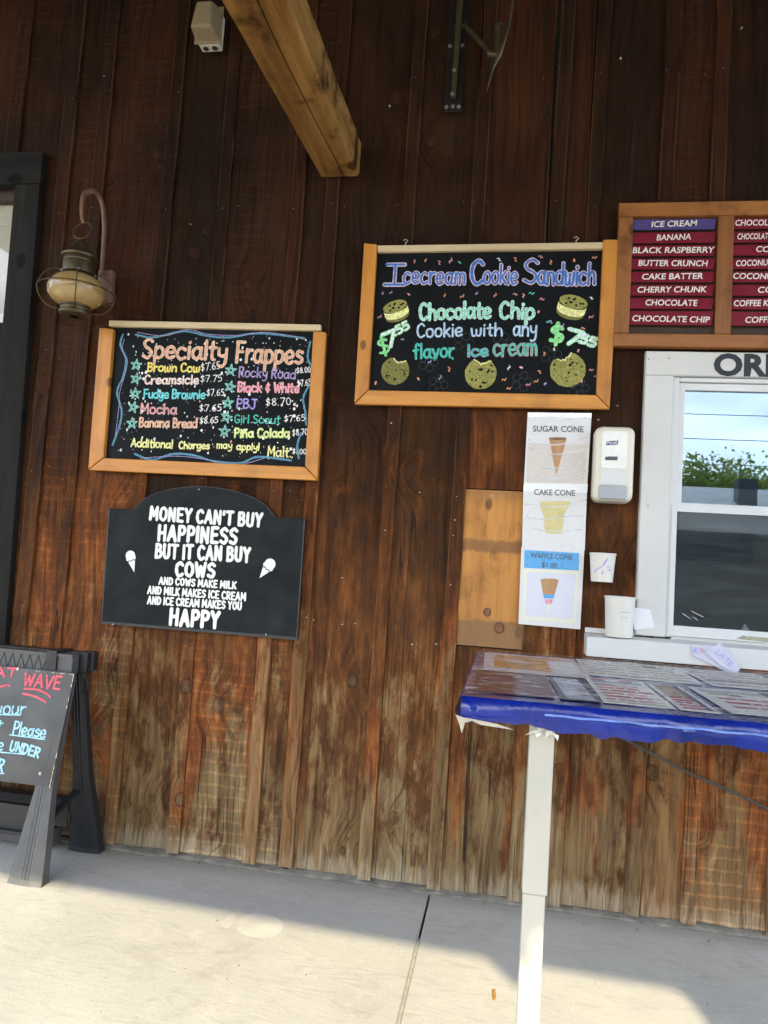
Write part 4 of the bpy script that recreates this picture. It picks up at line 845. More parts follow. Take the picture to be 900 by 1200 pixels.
T2('flavor', 'teal', .0095, (-0.442,2.206,-0.268,2.219,0.063)); T2('Ice', 'teal', .0080, (-0.210,2.222,-0.124,2.226,0.050), (CH['lilac'], .0022)); T2('cream', 'teal', .0080, (-0.101,2.225,0.079,2.231,0.081), (CH['rose'], .0020))
T2('$', 'green', .011, (-0.588,2.215,-0.538,2.236,0.075), None, jit=.1); T2('7', 'mintlight', .013, (-0.565,2.250,-0.507,2.277,0.063), (CH['green'], .003), jit=.1); T2('.55', 'mintlight', .008, (-0.529,2.308,-0.467,2.342,0.035), (CH['green'], .003), jit=.1)
T2('$', 'green', .012, (0.129,2.283,0.188,2.284,0.078), (CH['greeng'], .003), jit=.1); T2('7', 'mintlight', .013, (0.185,2.289,0.252,2.271,0.061), (CH['green'], .003), jit=.1); T2('.55', 'mintlight', .011, (0.232,2.298,0.312,2.269,0.036), (CH['green'], .003), jit=.1)
def cookie(cx, cz, r, ang0, full):
    rs = random.Random(int(cx*1000)); pts = []
    for k in range(40):
        a = k*2*PI/40; d = abs(((a-ang0+PI) % (2*PI))-PI); rr = r*(1+rs.uniform(-.02, .02))
        if d < .42: rr *= .62+.22*(d/.42)**2+.05*math.sin(k*3)
        pts.append((cx+rr*math.cos(a), cz+rr*math.sin(a)))
    MB(O).add([(x, Y1, z) for x, z in pts], [tuple(range(40))]).build('drawn_cookie', CH['olivelight' if full else 'olive'], cb)
    m2 = MB(O)
    for _ in range(13):
        a = rs.uniform(0, 2*PI); q = r*.85*math.sqrt(rs.random())
        if abs(((a-ang0+PI) % (2*PI))-PI) < .5 and q > .4*r: continue
        m2.disc(cx+q*math.cos(a), Y1-.0004, cz+q*math.sin(a), rs.uniform(.003, .0075), 5)
    stuff(m2.build('chocolate_chips', CH['black'], cb))
    m3 = MB(O); arc = [pts[int((ang0+t)/(2*PI)*40) % 40] for t in (-.5, -.3, -.15, 0, .15, .3, .5)]; ribbon(m3, arc, .0055, Y1-.0008); m3.build('bite_edge', CH['paleyellow'], cb)
for (c_, r_, a_, fl) in (((-0.519,2.152), .062, PI*.42, 0), ((-0.151,2.147), .067, PI*.5, 1), ((0.209,2.171), .073, PI*.62, 1)): cookie(c_[0], c_[1], r_, a_, fl)
def sandwich(cx, cz, tilt, s_):
    ca, sa = math.cos(tilt), math.sin(tilt); R2 = lambda u, v: (cx+(u*ca-v*sa)*s_, cz+(u*sa+v*ca)*s_)
    e = lambda ox, oz, a, b, n=24: [R2(ox+a*math.cos(k*2*PI/n), oz+b*math.sin(k*2*PI/n)) for k in range(n)]
    MB(O).add([(x, Y1+.0004, z) for x, z in e(0, -.030, .052, .024)], [tuple(range(24))]).build('drawn_cookie', CH['olive'], cb)
    cr = [R2(.054*math.cos(PI+k*PI/12), -.018+.024*math.sin(PI+k*PI/12)) for k in range(13)]+[R2(.054*math.cos(k*PI/12), .006-.018*math.sin(k*PI/12)) for k in range(13)]
    MB(O).add([(x, Y1, z) for x, z in cr], [tuple(range(26))]).build('drawn_ice_cream', CH['paleyellow'], cb)
    MB(O).add([(x, Y1-.0004, z) for x, z in e(0, .016, .054, .026)], [tuple(range(24))]).build('drawn_cookie', CH['olivelight'], cb)
    m2 = MB(O); rs = random.Random(3)
    for k in range(9):
        a = rs.uniform(0, 2*PI); q = math.sqrt(rs.random())*.8; x, z = R2(.050*q*math.cos(a), .016+.022*q*math.sin(a)); m2.disc(x, Y1-.0008, z, .0055, 6)
    stuff(m2.build('chocolate_chips', CH['black'], cb))
q_ = (-0.533,2.423); sandwich(q_[0], q_[1], .32, 1.0); q_ = (0.215,2.445); sandwich(q_[0], q_[1], -.25, 1.1)
rs = random.Random(12); used = []
cols_ = ['orange', 'orange', 'pink', 'teal', 'lilac', 'white', 'orange', 'rose']
mbs = {c: MB(O) for c in set(cols_)}
for (x, z) in ((-0.464,2.641),(-0.416,2.645),(-0.355,2.635),(-0.306,2.643),(-0.268,2.636),(-0.099,2.648),(-0.030,2.648),(0.034,2.640),(0.075,2.659),(0.119,2.634),(0.215,2.642),(0.297,2.653),(-0.596,2.497),(-0.560,2.500),(-0.481,2.493),(-0.323,2.489),(-0.248,2.484),(-0.187,2.497),(-0.107,2.490),(-0.023,2.495),(0.012,2.488),(0.045,2.498),(0.292,2.479),(0.118,2.376),(0.078,2.418),(0.178,2.359),(0.249,2.253),(0.295,2.398),(0.264,2.350),(-0.603,2.391),(-0.496,2.291),(-0.371,2.193),(-0.415,2.119),(-0.321,2.126),(-0.285,2.164),(-0.033,2.175),(0.018,2.178),(0.095,2.160),(0.083,2.119),(0.051,2.104),(-0.029,2.086),(-0.051,2.123),(0.120,2.109),(0.325,2.145),(0.305,2.172),(0.268,2.123),(-0.600,2.096),(0.111,2.237),(0.150,2.258),(-0.353,2.208),(-0.274,2.212),(0.089,2.474),(0.131,2.376)):
    c = rs.choice(cols_); u = rs.uniform(.006, .011); a = rs.uniform(0, PI); kind = rs.random(); ca, sa = math.cos(a), math.sin(a)
    pts = [(-u, 0), (-u*.4, u*.5), (u*.2, -u*.4), (u, u*.3)] if kind < .6 else [(-u*.4, 0), (u*.4, u*.2)]
    ribbon(mbs[c], smooth([(x+p*ca-q*sa, z+p*sa+q*ca) for p, q in pts], 3), .0038 if kind < .6 else .008, Y1)
for c, m_ in mbs.items(): m_.build('confetti', CH[c], cb)
mb = MB(O)
for (x, z) in ((-0.378,2.193),(0.138,2.237),(-0.066,2.283),(0.256,2.095),(-0.330,2.095),(0.023,2.117),(-0.230,2.281)):
    for k in range(5): a = k*2*PI/5; ribbon(mb, [(x+.028*math.cos(a)+.016*math.cos(t*PI/5), z+.028*math.sin(a)+.016*math.sin(t*PI/5)) for t in range(11)], .0018, Y1+.0007)
mb.build('erased_chalk_marks', CH['ghost'], cb)

# ------------------------------------------------------------------ arched "money can't buy" sign
ms = thing('painted_sign', 'black arched wooden sign with white lettering about cows and ice cream', 'sign', (-1.35, -.043, .97))
O = (-1.35, -.043, .97)
c1, c2, c3, c4, s1, s2, tp = (-1.778,0.968),(-0.866,0.967),(-0.870,1.489),(-1.793,1.488),(-1.671,1.488),(-1.004,1.488),(-1.350,1.608)
arc = []
for k in range(1, 14):
    t = k/14; x = s2[0]+(s1[0]-s2[0])*t; zb = s2[1]+(s1[1]-s2[1])*t; arc.append((x, zb+(tp[1]-(s1[1]+s2[1])/2)*(1-(2*t-1)**2)**.62))
out = [c1, c2, c3, s2]+arc+[s1, c4]
cxm = sum(p[0] for p in out)/len(out); czm = sum(p[1] for p in out)/len(out)
MB(O).prism(out, -.062, -.045).build('edge_board', M_SIGNEDGE, ms)
inn = [(cxm+(x-cxm)*.984, czm+(z-czm)*.976) for x, z in out]
MB(O).prism(inn, -.066, -.0622).build('board', M_SIGNBLACK, ms)
YM = -.0672
for t, a, w in (("MONEY CAN'T BUY", (-1.587,1.448,-1.063,1.444,0.055), .0150), ('HAPPINESS', (-1.538,1.358,-1.170,1.363,0.064), .0170), ('BUT IT CAN BUY', (-1.543,1.280,-1.105,1.289,0.058), .0155), ('COWS', (-1.440,1.205,-1.259,1.211,0.058), .0170),
                ('AND COWS MAKE MILK', (-1.515,1.164,-1.157,1.167,0.029), .0088), ('AND MILK MAKES ICE CREAM', (-1.565,1.119,-1.109,1.120,0.031), .0088), ('AND ICE CREAM MAKES YOU', (-1.561,1.074,-1.125,1.079,0.031), .0088), ('HAPPY', (-1.449,0.991,-1.222,0.992,0.066), .0185)):
    hand(ms, O, t, *a, w, M_LET, YM, jit=.18, gap=1.9)
def cone_icon(b, tip, r):
    bx_, bz_ = b; dx, dz = tip[0]-bx_, tip[1]-bz_; q = math.hypot(dx, dz); dx /= q; dz /= q; nx_, nz_ = -dz, dx
    m2 = MB(O); m2.disc(bx_, YM, bz_, r, 16); m2.add([(bx_+nx_*r*.8+dx*r*.9, YM-.0003, bz_+nz_*r*.8+dz*r*.9), (tip[0], YM-.0003, tip[1]), (bx_-nx_*r*.8+dx*r*.9, YM-.0003, bz_-nz_*r*.8+dz*r*.9)], [(0, 1, 2), (2, 1, 0)][:1])
    m2.disc(bx_+nx_*r*.7+dx*r*.55, YM-.0002, bz_+nz_*r*.7+dz*r*.55, r*.35, 8); m2.disc(bx_-nx_*r*.7+dx*r*.55, YM-.0002, bz_-nz_*r*.7+dz*r*.55, r*.35, 8)
    m2.build('ice_cream_cone_emblem', M_LET, ms)
    m3 = MB(O); ribbon(m3, smooth([(bx_+nx_*r*(1.05-.35*k)+dx*r*(.95+(.18 if k % 2 else -.05)), bz_+nz_*r*(1.05-.35*k)+dz*r*(.95+(.18 if k % 2 else -.05))) for k in range(7)], 3), .0035, YM-.0008); m3.build('emblem_scallop_line', M_SIGNBLACK, ms)
a_, b_, c_, d_ = (-1.663,1.280),(-1.637,1.207),(-1.011,1.283),(-1.053,1.220)
cone_icon(a_, b_, .023); cone_icon(c_, d_, .025)
for (x, z) in ((-1.365,1.593),(-1.718,0.970),(-1.005,0.981)): MB(O).disc(x, -.0665, z, .003, 8, .002).build('screw', M_BOLT, ms)

# ------------------------------------------------------------------ flavour menu board
mn = thing('menu_board', 'slotted wooden flavor menu board with maroon name strips above the order window', 'menu board', (1.0, -.043, 2.29))
O = (1.0, -.043, 2.29)
XL, XR2, ZB, ZTp = .385, 1.64, 2.267, 2.876
MB(O).box(XL+.04, XR2-.04, -.050, -.0455, ZB+.04, ZTp-.04).build('back_panel', M_DARKMENU, mn)
MB(O).cbox(XL, XR2, -.082, -.0455, ZTp-.058, ZTp, .003).build('frame_rail', M_MENU_X, mn)
MB(O).cbox(XL, XR2, -.082, -.0455, ZB, ZB+.054, .003).build('frame_rail', M_MENU_X, mn)
for (a, b) in ((XL, .444), (.776, .838), (1.170, 1.232), (1.564, 1.64)):
    MB(O).cbox(a+.001, b, -.080, -.0455, ZB+.0545, ZTp-.0585, .003).build('frame_stile', M_MENU_Z, mn)
ROWS = [(2.812, 2.762), (2.7555, 2.705), (2.7, 2.65), (2.6435, 2.5945), (2.588, 2.539), (2.5325, 2.4835), (2.477, 2.428), (2.4215, 2.36)]
names = [['ICE CREAM', 'BANANA', 'BLACK RASPBERRY', 'BUTTER CRUNCH', 'CAKE BATTER', 'CHERRY CHUNK', 'CHOCOLATE', 'CHOCOLATE CHIP'],
         ['CHOCOLATE', 'CHOCOLATE', 'COOKIE', 'COCONUT', 'COCONUT', 'COFFEE', 'COFFEE KA', 'COFFEE'], None]
spans = [[(655, 793-655)]*0]
NW = [(.118, .118), (.086, .086)]
wid = {'ICE CREAM': .180, 'BANANA': .135, 'BLACK RASPBERRY': .322, 'BUTTER CRUNCH': .272, 'CAKE BATTER': .238, 'CHERRY CHUNK': .270, 'CHOCOLATE': .203, 'CHOCOLATE CHIP': .302}
for ci, (xa, xb_) in enumerate(((.4455, .7745), (.8395, 1.1685), (1.2335, 1.5625))):
    for ri, (za, zb) in enumerate(ROWS):
        o1 = MB(O)
        # each strip is a small slat leaning out at its foot, its right end cut to the slot
        yt, yb = -.062, -.074
        o1.hexa([(xa, yb, zb), (xb_-.010, yb, zb), (xb_-.010, yb+.004, zb), (xa, yb+.004, zb), (xa, yt, za), (xb_, yt, za), (xb_, yt+.004, za), (xa, yt+.004, za)])
        st = o1.build('menu_strip', M_PURPLE if (ci == 0 and ri == 0) else M_MAROON, mn)
        if ci == 0 and ri == 0: st['label'] = 'purple header strip'
        if ci < 2:
            nm = names[ci][ri]; xc = (xa+xb_)/2-.003; lean = random.uniform(-.002, .002)
            if ci == 0: w_ = wid[nm]; t0 = xc-w_/2
            else:
                t0 = [(0.843,2.755)[0], (0.853,2.704)[0], (0.925,2.654)[0], (0.851,2.598)[0], (0.841,2.541)[0], (0.936,2.488)[0], (0.847,2.428)[0], (0.892,2.372)[0]][ri]; w_ = (.178, .128, .132, .138, .172, .135, .150, .118)[ri]
            ptext(st, nm, t0, zb+.0125+lean, t0+w_, zb+.0125-lean, .0245, M_STRIPTXT, yb-.0007, org=O, bold=.018, shear=.12)

# ------------------------------------------------------------------ service window
wd = thing('service_window', 'white sliding order window with wide painted casing and metal sill', 'window', (1.25, -.03, 1.09))
O = (1.25, -.03, 1.09); XE = 1.97
MB(O).cbox(.518, .6305, -.062, -.0005, 1.098, 2.1535, .004).build('side_casing', M_WHITEPAINT, wd)
MB(O).cbox(XE-.1145, XE, -.062, -.0005, 1.098, 2.1535, .004).build('side_casing', M_WHITEPAINT, wd)
MB(O).cbox(.518, XE, -.063, -.0005, 2.154, 2.254, .004).build('head_casing', M_WHITEPAINT, wd)
ptext(wd, 'ORDER', 0.780,2.160,1.232,2.160,0.085, M_PRINTBLACK, -.0642, org=O, bold=.042)
MB(O).box(.6315, .6575, -.040, .06, 1.10, 2.153).build('jamb', M_WHITE, wd, bevel=.002)
MB(O).box(XE-.139, XE-.115, -.040, .06, 1.10, 2.153).build('jamb', M_WHITE, wd, bevel=.002)
MB(O).box(.658, XE-.140, -.040, .06, 2.1355, 2.152).build('head_jamb', M_WHITE, wd, bevel=.002)
R0, R1 = .6605, XE-.140
us = MB(O).box(R0, R0+.0235, -.022, .010, 1.612, 2.134).box(R1-.0235, R1, -.022, .010, 1.612, 2.134).box(R0+.024, R1-.024, -.022, .010, 2.105, 2.1335).box(R0+.024, R1-.024, -.022, .010, 1.604, 1.640).build('upper_sash', M_WHITE, wd)
MB(O).box(R0+.022, R1-.022, -.008, -.004, 1.638, 2.107).build('pane', M_GLASS_UP, us)
ls = MB(O).box(R0-.016, R0+.0045, -.044, -.0235, 1.105, 1.632).box(R1-.0045, R1+.016, -.044, -.0235, 1.105, 1.632).box(R0+.005, R1-.005, -.044, -.0235, 1.602, 1.631).box(R0+.005, R1-.005, -.044, -.0235, 1.105, 1.146).build('lower_sash', M_WHITE, wd)
MB(O).box(R0+.004, R1-.004, -.034, -.031, 1.144, 1.604).build('pane', M_GLASS_LOW, ls)
MB(O).prism([(.90, 1.112), (1.02, 1.108), (1.30, 1.108), (1.30, 1.120), (.925, 1.126)], -.0456, -.0445).build('sealant_smear', M_CAULK, ls)
q = MB(O)
for (p_, q_) in (((0.733,1.208), (0.779,1.187)), ((0.740,1.185), (0.760,1.173)), ((0.701,1.195), (0.731,1.177))): ribbon(q, [p_, q_], .0016, -.0348)
q.build('glass_scratch', M_TAPE, ls)
MB(O).box(R0, R1, -.030, .06, 1.078, 1.104).build('sill_frame', M_WHITE, wd, bevel=.002)
sl_ = MB(O).hexa([(.324, -.150, 1.008), (2.15, -.150, 1.008), (2.15, -.0455, 1.008), (.324, -.0455, 1.008), (.324, -.150, 1.084), (2.15, -.150, 1.084), (2.15, -.0455, 1.092), (.324, -.0455, 1.092)]).build('metal_sill', M_WHITE, wd, bevel=.003)
MB(O).box(.332, 2.14, -.0625, -.046, 1.0935, 1.112).build('sill_upstand', M_WHITE, wd, bevel=.002) if False else None
MB(O).cbox(.326, .517, -.050, -.0455, 1.093, 1.113, .001).build('sill_upstand', M_WHITE, wd)
for (x, z) in ((0.529,2.219), (0.607,2.224), (0.548,1.618)): MB(O).disc(x, -.0625, z, .003, 6, .0015).build('screw', M_PRINTGREY, wd)
mb = MB(O); tp_ = [(0.507,1.206), (0.572,1.204), (0.591,1.134), (0.513,1.118)]
mb.prism([tp_[3], tp_[2], tp_[1], tp_[0]], -.0630, -.0622).build('tape_patch', M_TAPE, wd)

fc = MB((.98, .02, 1.1045)); a_, b_, c_ = (0.901,1.132), (0.994,1.129), (0.951,1.170)
fc.add([(a_[0], .0, 1.1045), (b_[0], .0, 1.1045), (c_[0], .02, c_[1]), (c_[0]-.012, .05, 1.1045)], [(0, 1, 2), (0, 2, 3), (1, 3, 2)])
tag(fc.build('folded_card', M_GREYPL), 'small grey folded card standing behind the lower sash on the sill', 'card')
# room behind the window
def room():
    x0, x1, y0, y1, z0, z1 = .2, 4.4, .14, 3.2, 0, 2.6
    for nm, b in (('interior_back_wall', (x0, x1, y1, y1+.05, z0, z1)), ('interior_side_wall', (x0-.05, x0, y0, y1, z0, z1)), ('interior_side_wall', (x1, x1+.05, y0, y1, z0, z1)), ('interior_ceiling', (x0-.05, x1+.05, y0, y1+.05, z1, z1+.05)), ('interior_floor', (x0-.05, x1+.05, y0, y1+.05, -.05, z0))):
        struct(MB().box(*b).build(nm, M_ROOM))
room()
rb = MB((1.3, .09, 1.5)); rb.box(.70, 1.84, .092, .10, 1.545, 1.72); rb.box(.70, 1.84, .088, .104, 1.538, 1.5445)
tag(rb.build('grey_shade', M_GREYPANEL), 'grey roller shade pulled a little way down behind the lower sash', 'shade')
ct = thing('counter', 'dark kitchen counter inside the order window', 'counter', (1.9, 1.6, 0))
MB((1.9, 1.6, 0)).box(.6, 3.6, 1.3, 1.95, .90, .95).build('worktop', M_STEEL, ct); MB((1.9, 1.6, 0)).box(.65, 3.55, 1.34, 1.92, .0, .898).build('cabinet', M_DARK, ct)
mo = thing('wall_screen', 'dark rectangular screen on the back wall seen through the lower sash', 'screen', (1.62, 3.15, 1.6))
MB((1.62, 3.15, 1.6)).box(1.30, 1.92, 3.12, 3.195, 1.52, 1.95).build('casing', M_DARK, mo, bevel=.01); MB((1.62, 3.15, 1.6)).box(1.33, 1.89, 3.115, 3.1195, 1.55, 1.92).build('screen', M_JAR, mo)
for i, (x, h, r) in enumerate(((2.05, .26, .07), (2.24, .34, .06), (2.42, .22, .06))):
    q = MB((x, 1.6, .952)); q.lathe([(r, 0), (r, h*.7), (r*.6, h*.82), (r*.6, h)], (x, 1.6, .952), 16, True, True)
    tag(q.build('jar', M_JAR), ['wide dark jar on the counter, leftmost of three', 'tall narrow dark jar in the middle of the counter', 'short dark jar on the counter, rightmost of three'][i], 'jar', 'jars on the kitchen counter')

# ------------------------------------------------------------------ laminated cone posters
def sheet(pts, y, name_label, cat='poster'):
    org = ((pts[0][0]+pts[2][0])/2, -.043, pts[3][1]); t = thing('laminated_poster', name_label, cat, org, 'laminated cone posters taped in a column')
    # gently buckled sheet
    n = 14; m = 6; vs = []; fs = []; (tl, tr, br_, bl_) = pts; rs = random.Random(int(pts[0][1]*50))
    ph = rs.uniform(0, 6)
    for i in range(n+1):
        a = i/n
        for k in range(m+1):
            b = k/m; x = (tl[0]*(1-a)+bl_[0]*a)*(1-b)+(tr[0]*(1-a)+br_[0]*a)*b; z = (tl[1]*(1-a)+bl_[1]*a)*(1-b)+(tr[1]*(1-a)+br_[1]*a)*b
            vs.append((x, y-.0000*math.sin(a*14+ph), z))
    for i in range(n):
        for k in range(m): p = i*(m+1)+k; fs.append((p, p+m+1, p+m+2, p+1))
    mb = MB(org); mb.prism([bl_, br_, tr, tl], y, y+.002).build('sheet', M_PAPER, t)
    return t, org
YP = -.0475
def quad(t, org, pts, mat, name, y): return MB(org).add([(x, y, z) for x, z in pts], [tuple(range(len(pts)))]).build(name, mat, t)
M_CONE1 = wood('printed_sugar_cone', (.34, .17, .07), (.50, .29, .14), (.60, .38, .22), 'Z', .5, 2.0, knots=False)
M_CONE2 = plain('printed_cake_cone', (.62, .54, .26), .5, var=.12, nscale=30)
M_WARM = plain('printed_warm_grey', (.62, .57, .52), .4, var=.04)
M_FILM = plain('film_edge', (.80, .82, .88), .15, var=.05, spec=.8)
M_TINTY = plain('printed_pale_yellow', (.74, .75, .62), .4, var=.02); M_TINTB = plain('printed_pale_lilac', (.66, .67, .76), .4, var=.02)
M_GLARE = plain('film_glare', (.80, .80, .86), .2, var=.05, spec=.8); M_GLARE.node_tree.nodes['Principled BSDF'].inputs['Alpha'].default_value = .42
t, og = sheet([(0.054,1.988),(0.314,1.992),(0.309,1.689),(0.053,1.681)], YP, 'top laminated poster with a picture of a sugar cone')
quad(t, og, [(0.063,1.688),(0.296,1.695),(0.297,1.858),(0.063,1.858)], M_WARM, 'printed_background', YP-.0006)
quad(t, og, [(0.183,1.727),(0.218,1.881),(0.147,1.880)], M_CONE1, 'printed_sugar_cone', YP-.0012)
quad(t, og, [(0.145,1.878),(0.179,1.873),(0.218,1.879),(0.214,1.886),(0.179,1.886),(0.149,1.883)], plain('cone_mouth', (.20, .10, .05)), 'printed_cone_mouth', YP-.0016)
ptext(t, 'SUGAR CONE', 0.079,1.907,0.285,1.911,0.025, M_PRINTGREY, YP-.0012, org=og, bold=.012)
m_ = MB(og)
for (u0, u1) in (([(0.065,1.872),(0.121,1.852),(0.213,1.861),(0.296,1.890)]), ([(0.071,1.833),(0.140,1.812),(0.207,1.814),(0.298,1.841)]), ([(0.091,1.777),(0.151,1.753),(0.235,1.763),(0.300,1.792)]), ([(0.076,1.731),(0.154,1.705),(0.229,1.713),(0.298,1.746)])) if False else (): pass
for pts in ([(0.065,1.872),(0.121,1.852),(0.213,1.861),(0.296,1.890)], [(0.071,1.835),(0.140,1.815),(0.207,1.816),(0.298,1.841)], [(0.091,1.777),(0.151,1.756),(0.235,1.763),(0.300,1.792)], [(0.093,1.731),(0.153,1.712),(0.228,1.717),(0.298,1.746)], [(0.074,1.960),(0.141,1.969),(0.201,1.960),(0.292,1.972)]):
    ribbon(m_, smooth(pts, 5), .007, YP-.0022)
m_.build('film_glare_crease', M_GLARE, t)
quad(t, og, [(0.056,1.968),(0.314,1.972),(0.314,1.992),(0.054,1.987)], M_TAPE, 'tape', YP-.0008)
t, og = sheet([(0.052,1.677),(0.309,1.686),(0.311,1.425),(0.059,1.419)], YP-.0004, 'middle laminated poster with a picture of a cake cone')
quad(t, og, [(0.140,1.554),(0.219,1.558),(0.248,1.618),(0.234,1.622),(0.123,1.615),(0.121,1.605)], M_CONE2, 'printed_cone_cup', YP-.0012)
quad(t, og, [(0.151,1.484),(0.217,1.485),(0.223,1.557),(0.139,1.554)], M_CONE2, 'printed_cone_base', YP-.0014)
ptext(t, 'CAKE CONE', 0.097,1.641,0.263,1.645,0.024, M_PRINTGREY, YP-.0014, org=og, bold=.012)
m_ = MB(og)
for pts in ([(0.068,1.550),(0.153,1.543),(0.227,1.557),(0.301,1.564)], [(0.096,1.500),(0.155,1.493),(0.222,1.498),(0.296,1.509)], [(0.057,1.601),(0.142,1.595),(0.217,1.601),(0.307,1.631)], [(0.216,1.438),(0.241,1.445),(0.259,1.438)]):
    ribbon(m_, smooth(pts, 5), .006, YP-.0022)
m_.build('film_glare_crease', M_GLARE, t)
quad(t, og, [(0.053,1.653),(0.310,1.660),(0.311,1.696),(0.053,1.690)], M_TAPE, 'tape', YP-.0008)
t, og = sheet([(0.056,1.422),(0.309,1.430),(0.307,1.103),(0.060,1.106)], YP-.0008, 'bottom laminated poster with a blue heading and a waffle cone for $1.00')
quad(t, og, [(0.074,1.127),(0.286,1.125),(0.291,1.338),(0.072,1.334)], M_TINTY, 'printed_border', YP-.0014)
quad(t, og, [(0.085,1.141),(0.276,1.141),(0.279,1.324),(0.085,1.320)], M_TINTB, 'printed_background', YP-.0018)
quad(t, og, [(0.071,1.337),(0.290,1.340),(0.289,1.411),(0.069,1.411)], M_BLUEHDR, 'printed_heading', YP-.0016)
ptext(t, 'WAFFLE CONE', 0.095,1.380,0.263,1.382,0.021, M_PRINTGREY, YP-.0022, org=og, bold=.012)
ptext(t, '$1.00', 0.142,1.345,0.205,1.346,0.019, M_PRINTGREY, YP-.0022, org=og, bold=.012)
quad(t, og, [(0.153,1.234),(0.199,1.236),(0.213,1.296),(0.198,1.300),(0.156,1.299),(0.140,1.294)], M_CONE1, 'printed_waffle_cone', YP-.0024)
quad(t, og, [(0.157,1.218),(0.195,1.219),(0.199,1.236),(0.153,1.234)], M_BLUEHDR, 'printed_blue_band', YP-.0026)
quad(t, og, [(0.166,1.196),(0.188,1.196),(0.193,1.215),(0.159,1.214)], CH['pink'], 'printed_pink_band', YP-.0024)
quad(t, og, [(0.179,1.140),(0.188,1.193),(0.170,1.192)], M_TINTY, 'printed_cone_tip', YP-.0026)

# ------------------------------------------------------------------ sanitizer dispenser
dp = thing('sanitizer_dispenser', 'cream wall mounted hand sanitizer dispenser with grey push bar', 'dispenser', (.40, -.03, 1.61))
O = (.40, -.03, 1.61)
def rbox(x0, x1, z0, z1, y0, y1, r, bulge=0):
    pts = []
    for (cx_, cz_, a0) in ((x1-r, z1-r, 0), (x0+r, z1-r, PI/2), (x0+r, z0+r, PI), (x1-r, z0+r, 3*PI/2)):
        for k in range(6): a = a0+k*PI/10; pts.append((cx_+r*math.cos(a), cz_+r*math.sin(a)))
    return pts
pts = rbox(.326, .484, 1.622, 1.930, 0, 0, .030)
MB(O).prism(pts, -.060, -.0225).build('back_shell', M_CREAM, dp)
cx_, cz_ = .405, 1.776
rings = [(1.0, -.0605), (.995, -.075), (.965, -.096), (.90, -.108), (.78, -.113)]
mb = MB(O); n = len(pts); vs = []; fs = []
for s_, y in rings: vs += [(cx_+(x-cx_)*s_, y, cz_+(z-cz_)*(s_**.6)) for x, z in pts]
for i in range(len(rings)-1):
    for k in range(n): l = (k+1) % n; fs.append((i*n+k, i*n+l, (i+1)*n+l, (i+1)*n+k))
fs.append(tuple((len(rings)-1)*n+k for k in range(n))); mb.add(vs, fs, False); mb.build('front_shell', M_CREAM, dp)
MB(O).prism(rbox(.352, .452, 1.755, 1.905, 0, 0, .012), -.1165, -.112).build('window_panel', M_CLEARLID, dp)
MB(O).prism(rbox(.354, .452, 1.690, 1.752, 0, 0, .008), -.116, -.112).build('lower_panel', M_WHITE, dp)
MB(O).prism(rbox(.347, .456, 1.632, 1.686, 0, 0, .010), -.124, -.1125).build('push_bar', M_GREYPL, dp, bevel=.003)
M_NAVY = plain('logo_navy', (.03, .03, .16), .4)
MB(O).prism([(.368, 1.848), (.412, 1.852), (.416, 1.868), (.372, 1.864)], -.1176, -.1166).build('logo_badge', M_NAVY, dp)
ptext(dp, 'Purell', .3725, 1.8525, .4105, 1.8555, .0100, M_LET, -.1182, org=O, bold=.02, shear=.2, name='logo')
MB(O).prism([(.366, 1.787), (.414, 1.788), (.416, 1.803), (.384, 1.803), (.368, 1.800)], -.1174, -.1166).build('level_window', M_PRINTGREY, dp)

# ------------------------------------------------------------------ cups
cp = thing('paper_cup', 'small white paper cup with blue scribbles fixed to the wall left of the window', 'cup', (.376, -.08, 1.30))
O = (.376, -.08, 1.30); ccx, ccy = .379, -.078
q = MB(O); q.lathe([(.0, .002), (.041, .002), (.042, .0), (.0505, .108), (.053, .109), (.053, .113), (.0505, .115), (.0485, .112), (.0405, .004)], (ccx, ccy, 1.300), 32); q.build('cup_wall', M_CUP, cp)
def on_cup(pts, r0, r1, z0, H, w, mat, nm, par):
    m_ = MB(O); P3 = []
    vs = []; fs = []
    for i, (u, v) in enumerate(pts):
        a = pts[max(i-1, 0)]; b = pts[min(i+1, len(pts)-1)]; dx, dz = b[0]-a[0], b[1]-a[1]; q_ = math.hypot(dx, dz) or 1
        for sg in (-1, 1):
            uu = u-sg*dz/q_*w/2; vv = v+sg*dx/q_*w/2; r = r0+(r1-r0)*vv/H+.0006; an = -PI/2-.12+uu/r
            vs.append((ccx+r*math.cos(an), ccy+r*math.sin(an), z0+vv))
        if i: fs.append((2*i-2, 2*i-1, 2*i+1, 2*i))
    m_.add(vs, fs); m_.build(nm, mat, par)
for pts in ([(-.03, .045), (-.01, .055), (.008, .07), (.02, .095), (.012, .085), (0, .065)], [(.015, .06), (.03, .062)], [(.018, .048), (.034, .05), (.028, .04)], [(-.002, .03), (.004, .045), (.0, .03)], [(-.035, .035), (-.02, .05)]):
    on_cup(smooth(pts, 4), .042, .0505, 1.300, .108, .003, CH['violet'], 'blue_scribble', cp)
tb2 = thing('paper_tub', 'taller plain white paper tub standing on the metal sill', 'cup', (.447, -.105, 1.092))
O = (.447, -.105, 1.092); ccx, ccy = .449, -.105
q = MB(O); q.lathe([(.0, .003), (.050, .003), (.051, .0), (.058, .150), (.061, .151), (.061, .156), (.058, .158), (.056, .154), (.049, .006)], (ccx, ccy, 1.0895), 36); q.build('cup_wall', M_CUP, tb2)
M_FAINT = plain('faint_grey_print', (.52, .50, .47), .6)
for k, (v, u0, u1) in enumerate(((.098, .0, .035), (.078, .002, .014), (.078, .018, .030))): on_cup([(u0, v), ((u0+u1)/2, v), (u1, v)], .051, .058, 1.0895, .15, .004, M_FAINT, 'faint_print', tb2)

